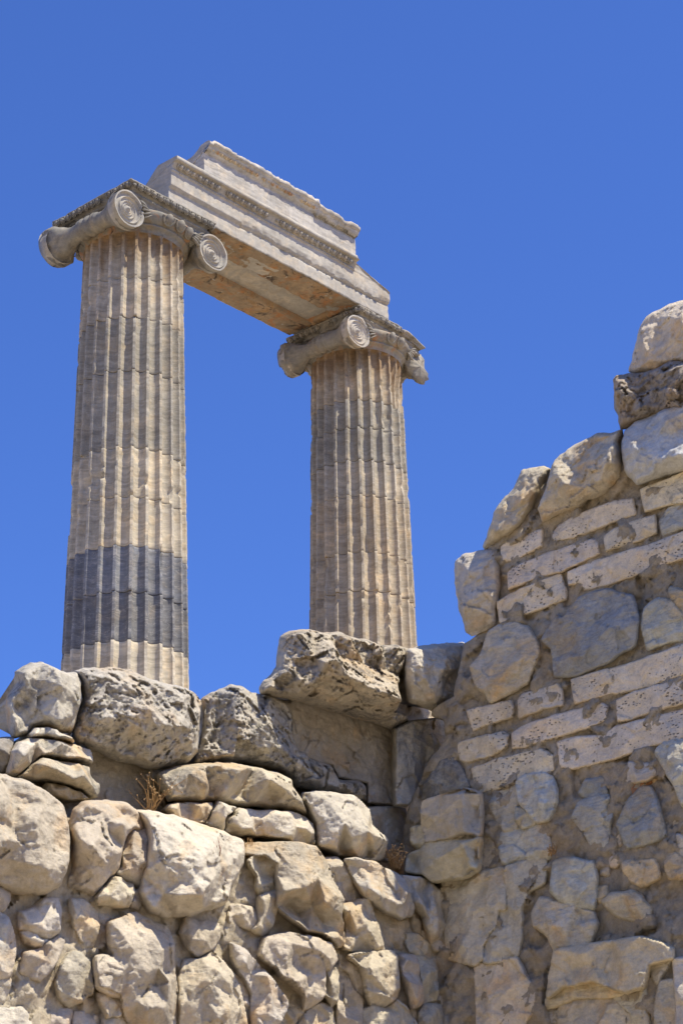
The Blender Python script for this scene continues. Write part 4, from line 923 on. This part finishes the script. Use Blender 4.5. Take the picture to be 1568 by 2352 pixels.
# ------------------------------------------------------------------ the right wall (shade): rubble and courses of travertine
rw = empty('rubble_and_brick_wall', (*(CORNER + 1.2 * NF)[:2], GROUND_Z))
tag(rw, 'tall shaded wall of grey rubble with travertine brick courses in brown mortar', 'wall')
def RS(reg, pts, off=0.0, h=0.08, style='marble', tint='n', crust=0.05, name='stone', **k):
    tt = TINT[tint] if isinstance(tint, str) else tint; h = h * 0.8 if style == 'marble' else h; tint = (tt[0] * 1.12, tt[1] * 1.13, tt[2] * 1.08)
    o = stone(name, 'R', reg, pts, off - 0.01, h, style, tint, crust, grow=0.010 if style == 'brick' else 0.022, **k); tochild(o, rw); return o
tochild(mortar('mortar', 'R', 'X', [(930, 2480), (926, 1905), (938, 1850), (962, 1800), (984, 1748), (1022, 1700), (1018, 1655), (990, 1645), (992, 1628), (1040, 1600), (1064, 1480), (1120, 1440), (1118, 1290), (1120, 1235), (1235, 1120), (1280, 1085), (1420, 1010), (1480, 950), (1640, 880), (1640, 2480)], 0.0, 'r', None, depth=0.8, amp=0.04), rw)
tochild(stone('backing', 'R', 'X', [(930, 2475), (1640, 2475), (1640, 3560), (930, 3560)], 0.01, 0.03, 'slab', 't', 0.1, step=0.08, depth=0.8), rw)
RS('G', [(205, 325), (225, 240), (290, 130), (370, 105), (425, 200), (455, 280), (380, 290), (300, 315)], 0.0, 0.10, 'rubble', 'd', 0.8)
br = dict(name='brick', style='brick', tint='p', off=0.0, h=0.06, crust=0.12)
for reg, pts, cr in [
    ('F', [(425, 215), (480, 180), (640, 120), (685, 105), (687, 210), (600, 255), (500, 300), (430, 312)], 0.1),
    ('E', [(750, 1550), (790, 1490), (880, 1440), (1020, 1380), (1130, 1340), (1250, 1328), (1275, 1420), (1100, 1482), (1010, 1522), (880, 1568), (760, 1592)], 0.35),
    ('F', [(465, 370), (540, 330), (700, 260), (1010, 165), (1040, 190), (1047, 260), (930, 312), (800, 372), (650, 412), (560, 452), (475, 482)], 0.0),
    ('F', [(1070, 150), (1130, 110), (1270, 50), (1390, 15), (1402, 130), (1280, 182), (1180, 217), (1085, 242)], 0.1),
    ('E', [(1300, 1265), (1400, 1228), (1568, 1163), (1680, 1130), (1680, 1330), (1568, 1352), (1450, 1367), (1330, 1407)], 0.4),
    ('F', [(845, 375), (1000, 310), (1250, 230), (1400, 190), (1568, 120), (1680, 90), (1680, 270), (1568, 292), (1400, 342), (1250, 402), (1100, 452), (950, 487), (922, 447), (850, 452)], 0.15),
    ('F', [(400, 560), (480, 515), (620, 450), (800, 383), (837, 500), (832, 547), (640, 617), (420, 697)], 0.08),
    ('F', [(865, 1050), (1000, 1010), (1200, 960), (1400, 890), (1568, 828), (1680, 790), (1680, 1000), (1568, 1022), (1400, 1072), (1280, 1112), (1100, 1142), (890, 1202)], 0.05),
    ('F', [(530, 1180), (560, 1140), (700, 1100), (780, 1073), (812, 1110), (817, 1212), (700, 1232), (540, 1292)], 0.25),
    ('F', [(210, 1245), (330, 1215), (490, 1178), (507, 1230), (497, 1282), (400, 1312), (250, 1372)], 0.15),
    ('F', [(495, 1390), (560, 1340), (780, 1270), (900, 1240), (1060, 1198), (1092, 1220), (1087, 1302), (1000, 1342), (870, 1382), (700, 1432), (580, 1472), (500, 1482)], 0.22),
    ('F', [(1150, 1180), (1250, 1130), (1500, 1060), (1568, 1043), (1680, 1010), (1680, 1190), (1568, 1202), (1400, 1242), (1200, 1312), (1160, 1312)], 0.08),
    ('F', [(155, 1450), (250, 1420), (440, 1378), (477, 1400), (462, 1472), (380, 1522), (200, 1570), (170, 1552)], 0.05),
    ('F', [(775, 1440), (900, 1410), (1060, 1400), (1150, 1340), (1400, 1280), (1568, 1238), (1680, 1210), (1680, 1400), (1568, 1422), (1350, 1472), (1150, 1542), (880, 1612), (800, 1602)], 0.05),
    ('G', [(460, 165), (600, 113), (830, 63), (892, 95), (897, 175), (750, 212), (600, 272), (490, 292)], 0.0)]:
    RS(reg, pts, **{**br, 'crust': cr, 'off': 0.005, 'h': 0.065})
RS('F', [(1430, 60), (1480, -20), (1568, -50), (1680, -80), (1680, 80), (1568, 92), (1450, 132)], 0.0, 0.07, tint='g')
RS('F', [(683, 800), (780, 648), (815, 672), (860, 610), (920, 540), (1080, 488), (1240, 530), (1262, 590), (1282, 680), (1262, 830), (1180, 872), (1100, 932), (1000, 972), (912, 1012), (765, 1022), (748, 850)], 0.02, 0.14, tint='b')
RS('F', [(1328, 600), (1420, 538), (1500, 560), (1570, 650), (1660, 700), (1660, 790), (1500, 802), (1350, 852), (1310, 700)], 0.01, 0.10, tint='g')
RS('F', [(1485, 473), (1568, 500), (1660, 560), (1660, 690), (1568, 662), (1512, 600)], 0.02, 0.09, tint='n')
RS('F', [(238, 970), (300, 900), (350, 750), (420, 708), (520, 698), (600, 738), (652, 820), (657, 900), (602, 1020), (592, 1062), (470, 1132), (360, 1187), (330, 1130), (270, 1080)], 0.02, 0.15, tint='n')
RS('G', [(215, 340), (300, 310), (430, 276), (510, 300), (507, 520), (440, 519), (350, 530), (230, 550), (225, 520), (205, 465), (210, 400)], 0.08, 0.24, 'slab', 'n', 0.1, ctrl=[(435, 300, 0.30), (440, 500, 0.30), (300, 420, 0.24), (500, 400, 0.12), (240, 480, 0.16)])
RS('G', [(232, 556), (350, 536), (440, 524), (507, 528), (497, 690), (430, 722), (335, 738), (260, 752), (205, 712), (120, 702), (130, 622), (200, 592)], 0.08, 0.24, 'slab', 'n', 0.1, ctrl=[(440, 560, 0.30), (470, 680, 0.28), (300, 640, 0.28), (495, 600, 0.14), (160, 660, 0.12)])
RS('G', [(147, 480), (205, 468), (228, 550), (200, 590), (152, 557)], 0.08, 0.18, 'rubble', 'n')
RS('G', [(308, 762), (460, 722), (632, 682), (642, 900), (602, 900), (592, 980), (520, 1090), (520, 1162), (480, 1192), (340, 1155), (325, 1000), (350, 900), (330, 820)], -0.01, 0.09, 'slab', 'n', 0.0)
RS('G', [(637, 680), (800, 638), (850, 640), (840, 760), (760, 800), (722, 900), (722, 1040), (702, 1152), (530, 1182), (527, 1090), (596, 990), (606, 904), (644, 898)], -0.01, 0.09, 'slab', 'n', 0.0)
RS('G', [(478, 1197), (702, 1157), (742, 1252), (792, 1312), (782, 1442), (740, 1482), (730, 1580), (500, 1580), (490, 1350)], 0.0, 0.08, 'slab', 'p', 0.0)
RS('G', [(700, 230), (740, 203), (830, 193), (880, 208), (907, 300), (892, 380), (862, 432), (800, 442), (740, 370), (708, 330)], 0.02, 0.15, tint='g')
RS('G', [(553, 350), (600, 298), (700, 248), (712, 330), (692, 400), (702, 480), (640, 492), (600, 440)], 0.0, 0.09, tint='n')
RS('G', [(698, 368), (750, 385), (802, 432), (790, 452), (730, 472), (698, 432)], 0.02, 0.1, tint='g')
RS('G', [(618, 500), (720, 478), (800, 453), (862, 470), (872, 560), (867, 632), (740, 652), (630, 662), (608, 580)], 0.0, 0.1, tint='g')
RS('G', [(1018, 350), (1080, 318), (1180, 308), (1197, 400), (1182, 450), (1172, 580), (1110, 597), (1070, 530), (1018, 460), (993, 420)], 0.0, 0.1, tint='g')
RS('G', [(1060, 228), (1150, 218), (1172, 300), (1060, 318), (1030, 290)], 0.0, 0.09, tint='b')
RS('G', [(1240, 420), (1280, 338), (1340, 268), (1400, 268), (1442, 380), (1474, 520), (1380, 552), (1280, 577), (1250, 510), (1228, 460)], 0.01, 0.14, tint='b')
RS('G', [(1290, 138), (1400, 148), (1432, 190), (1370, 222), (1270, 232), (1273, 180)], 0.0, 0.1, tint='g')
RS('G', [(1250, 260), (1330, 222), (1400, 232), (1330, 280), (1280, 330), (1252, 340)], -0.01, 0.05, tint=(0.40, 0.22, 0.12))
RS('G', [(1423, 75), (1470, 28), (1568, 8), (1650, 10), (1650, 380), (1568, 350), (1530, 260), (1480, 178)], 0.02, 0.14, tint='g')
RS('G', [(1258, 650), (1330, 660), (1422, 638), (1442, 732), (1350, 772), (1290, 752), (1263, 700)], 0.01, 0.12, tint='y')
RS('G', [(1480, 610), (1500, 578), (1547, 620), (1580, 640), (1600, 730), (1500, 732), (1478, 680)], 0.0, 0.1, tint='y')
RS('G', [(888, 655), (960, 638), (1100, 658), (1113, 780), (1102, 900), (1000, 887), (920, 850), (878, 800), (885, 720)], 0.02, 0.13, tint='g')
RS('G', [(818, 845), (900, 862), (1000, 892), (1100, 922), (1112, 980), (1082, 1080), (970, 1112), (900, 1122), (860, 1030), (790, 980), (780, 922)], 0.01, 0.12, tint='n', ctrl=[(900, 880, 0.13), (1020, 940, 0.02), (1000, 980, 0.06), (960, 1000, 0.14), (850, 950, 0.13), (1080, 1000, 0.12), (920, 1080, 0.12)])
RS('G', [(1143, 855), (1200, 823), (1300, 813), (1350, 838), (1392, 900), (1387, 942), (1300, 957), (1210, 922)], 0.01, 0.12, tint='m')
RS('G', [(1125, 790), (1167, 783), (1172, 820), (1130, 862), (1113, 830)], 0.01, 0.07, tint='y')
RS('G', [(1138, 678), (1172, 678), (1177, 717), (1143, 712)], 0.0, 0.05, tint='n')
RS('G', [(1188, 640), (1220, 618), (1242, 650), (1220, 672), (1188, 667)], 0.0, 0.05, tint='p')
RS('G', [(1213, 500), (1235, 510), (1240, 560), (1215, 560)], 0.0, 0.04, tint='p')
RS('G', [(898, 1122), (1000, 1100), (1170, 1078), (1350, 1053), (1430, 1075), (1512, 1112), (1512, 1152), (1390, 1180), (1362, 1300), (1270, 1332), (1100, 1270), (940, 1302), (860, 1362), (870, 1260), (888, 1180)], 0.03, 0.16, 'slab', 'm', 0.0)
RS('G', [(850, 1372), (940, 1308), (1100, 1276), (1270, 1338), (1200, 1352), (1000, 1362), (930, 1392), (860, 1412)], 0.02, 0.11, tint='m')
RS('G', [(930, 1395), (1000, 1362), (1180, 1358), (1290, 1442), (1302, 1580), (950, 1580), (908, 1450)], 0.0, 0.12, 'rubble', 'm', 0.0)
RS('G', [(1395, 1186), (1510, 1152), (1470, 1222), (1430, 1292), (1400, 1232)], 0.0, 0.1, tint='n')
RS('G', [(1450, 1282), (1520, 1272), (1532, 1580), (1420, 1580), (1428, 1400)], 0.0, 0.09, 'slab', 'n', 0.0)
RS('G', [(1520, 1168), (1650, 1150), (1650, 1580), (1545, 1580), (1532, 1270)], 0.0, 0.1, 'slab', 'n', 0.0)
RS('G', [(1200, 1362), (1330, 1332), (1370, 1300), (1382, 1450), (1395, 1580), (1310, 1580), (1298, 1440)], 0.0, 0.1, tint='n')
RS('G', [(1500, 520), (1560, 515), (1620, 540), (1610, 610), (1540, 612), (1495, 560)], 0.0, 0.07, tint='n')
RS('G', [(868, 1438), (902, 1428), (907, 1492), (868, 1492)], 0.0, 0.06, tint='n')
RS('G', [(510, 345), (548, 350), (596, 450), (600, 500), (516, 490)], -0.01, 0.03, 'slab', 't', 0.0)
RS('G', [(505, 500), (600, 508), (606, 600), (612, 680), (500, 705)], -0.01, 0.03, 'slab', 't', 0.0)
RS('G', [(1410, 200), (1470, 190), (1530, 280), (1568, 380), (1600, 500), (1480, 510), (1450, 380)], -0.02, 0.03, 'slab', 't', 0.0)

def RB(name, reg, pts, off, h, style, tint, crust, label, **k):
    return stone(name, 'R', reg, pts, off, h, style, tint, crust, label=label, cat='stone block', group='weathered blocks on top of the walls', **k)
RB('boulder', 'E', [(1215, 530), (1245, 420), (1275, 290), (1308, 200), (1327, 178), (1450, 108), (1568, 68), (1690, 50), (1690, 470), (1500, 480), (1380, 535)], -0.10, 0.2, 'boulder', 'p', 0.25,
   'topmost weathered block of the right wall cut by the picture edge', depth=0.7)
RB('boulder', 'E', [(1118, 575), (1140, 543), (1210, 530), (1330, 520), (1400, 495), (1450, 458), (1490, 438), (1568, 450), (1690, 450), (1690, 780), (1500, 780), (1380, 790), (1280, 840), (1200, 885), (1160, 885), (1150, 800), (1123, 760), (1125, 650)], -0.04, 0.24, 'pitted', (0.46, 0.39, 0.30), 0.6,
   'brown block with black patches directly under the topmost block', depth=0.7)
RB('boulder', 'E', [(1168, 960), (1190, 900), (1260, 830), (1370, 788), (1450, 748), (1568, 698), (1690, 670), (1690, 1120), (1568, 1152), (1450, 1177), (1270, 1237), (1190, 1150), (1173, 1050)], 0.0, 0.26, 'boulder', (0.56, 0.55, 0.52), 0.05,
   'smooth blue grey boulder at the right edge above the first brick course', depth=0.7)
RB('boulder', 'E', [(648, 1390), (690, 1280), (740, 1100), (790, 1040), (900, 970), (1020, 903), (1100, 910), (1182, 883), (1162, 960), (1178, 1100), (1168, 1190), (1060, 1300), (960, 1332), (900, 1382), (800, 1412), (680, 1477)], 0.0, 0.24, 'boulder', 'w', 0.05,
   'large cream striated boulder on the sloping top of the right wall', depth=0.7)
RB('boulder', 'E', [(340, 1530), (380, 1400), (430, 1320), (500, 1258), (550, 1138), (690, 1113), (728, 1125), (690, 1200), (658, 1290), (610, 1400), (560, 1480), (470, 1570), (400, 1602), (320, 1642), (303, 1622)], -0.02, 0.18, 'boulder', 'w', 0.1,
   'slanting cream boulder at the upper left shoulder of the right wall', depth=0.7)
RB('boulder', 'F', [(128, 300), (200, 250), (340, 226), (382, 235), (412, 350), (417, 450), (392, 600), (382, 710), (240, 777), (200, 752), (158, 620), (128, 450)], 0.0, 0.18, 'boulder', 'n', 0.08,
   'upright grey block forming the left end of the upper right wall', depth=0.6)

# ------------------------------------------------------------------ dry weeds in the joints
def weed(reg, x, y, pl, off, n, hgt, spread, mat, label, seeds=True, seed=1, down=0.0):
    rs = np.random.RandomState(seed); uvp = uv_of(pl, off, px(reg, [(x, y)])); base = to3(pl, off, uvp, [0.0])[0]
    sm, hd = MB(), MB()
    for i in range(n):
        a = rs.uniform(0, 2 * np.pi); lean = rs.uniform(0.1, 1) * spread; L = hgt * rs.uniform(0.5, 1.1)
        t = np.linspace(0, 1, 6)[:, None]
        end = np.array([math.cos(a) * lean, math.sin(a) * lean, 1.0 - down * rs.rand()]); end = end / np.linalg.norm(end) * L
        mid = rs.normal(size=3) * L * 0.08
        p = base + rs.normal(size=3) * 0.012 + t * end + np.sin(t * np.pi) * mid
        sm.tube(p, np.linspace(0.0028, 0.0012, 6), 4)
        tips = [p[-1]]
        for b in range(2 if seeds else 1):
            k = rs.randint(2, 5); q = p[k] + rs.normal(size=3) * L * 0.14 + (0, 0, L * 0.12); sm.tube(np.array([p[k], (p[k] + q) / 2 + rs.normal(size=3) * 0.004, q]), 0.0012, 4); tips.append(q)
        if seeds:
            for q in tips: hd.ellipsoid(q, np.eye(3) * rs.uniform(0.004, 0.008), 6, 4)
    V, Fc = sm.out(); o = mesh_obj('dry_weed', V, Fc, M[mat], None, origin=base)
    tag(o, label, 'weed', 'dry weeds in the joints')
    if seeds:
        V, Fc = hd.out(); s = mesh_obj('seed_heads', V - base, Fc, M['seed'], o); s['kind'] = 'stuff'
weed('X', 345, 1866, 'L', -0.10, 13, 0.30, 1.1, 'straw', 'tall straggly dry weed on the ledge under the largest grey boulder', True, 3, 0.3)
weed('X', 907, 1992, 'L', 0.06, 60, 0.14, 0.8, 'straw', 'dense orange dry tuft with pale seed heads in the corner of the walls', True, 4)
weed('X', 457, 1962, 'L', 0.34, 9, 0.07, 0.8, 'redweed', 'small reddish dry sprig on the pale boulder, the left one of two', False, 5)
weed('X', 498, 1962, 'L', 0.36, 10, 0.08, 0.8, 'redweed', 'small reddish dry sprig on the pale boulder, the right one of two', False, 6)
weed('X', 572, 1965, 'L', 0.10, 40, 0.11, 0.5, 'straw', 'short yellow dry grass tuft in the gap right of the pale boulder', False, 7)
weed('X', 425, 2338, 'L', 0.08, 40, 0.09, 1.2, 'redweed', 'dark dry weed low in the joint near the bottom of the sunlit wall', True, 11)
weed('G', 885, 605, 'R', 0.10, 16, 0.05, 1.0, 'straw', 'tiny yellow dry sprig in a joint of the shaded wall', True, 12)
weed('E', 1215, 850, 'R', 0.02, 22, 0.08, 1.2, 'straw', 'sparse grey tuft beneath the brown block of the right wall', False, 8)
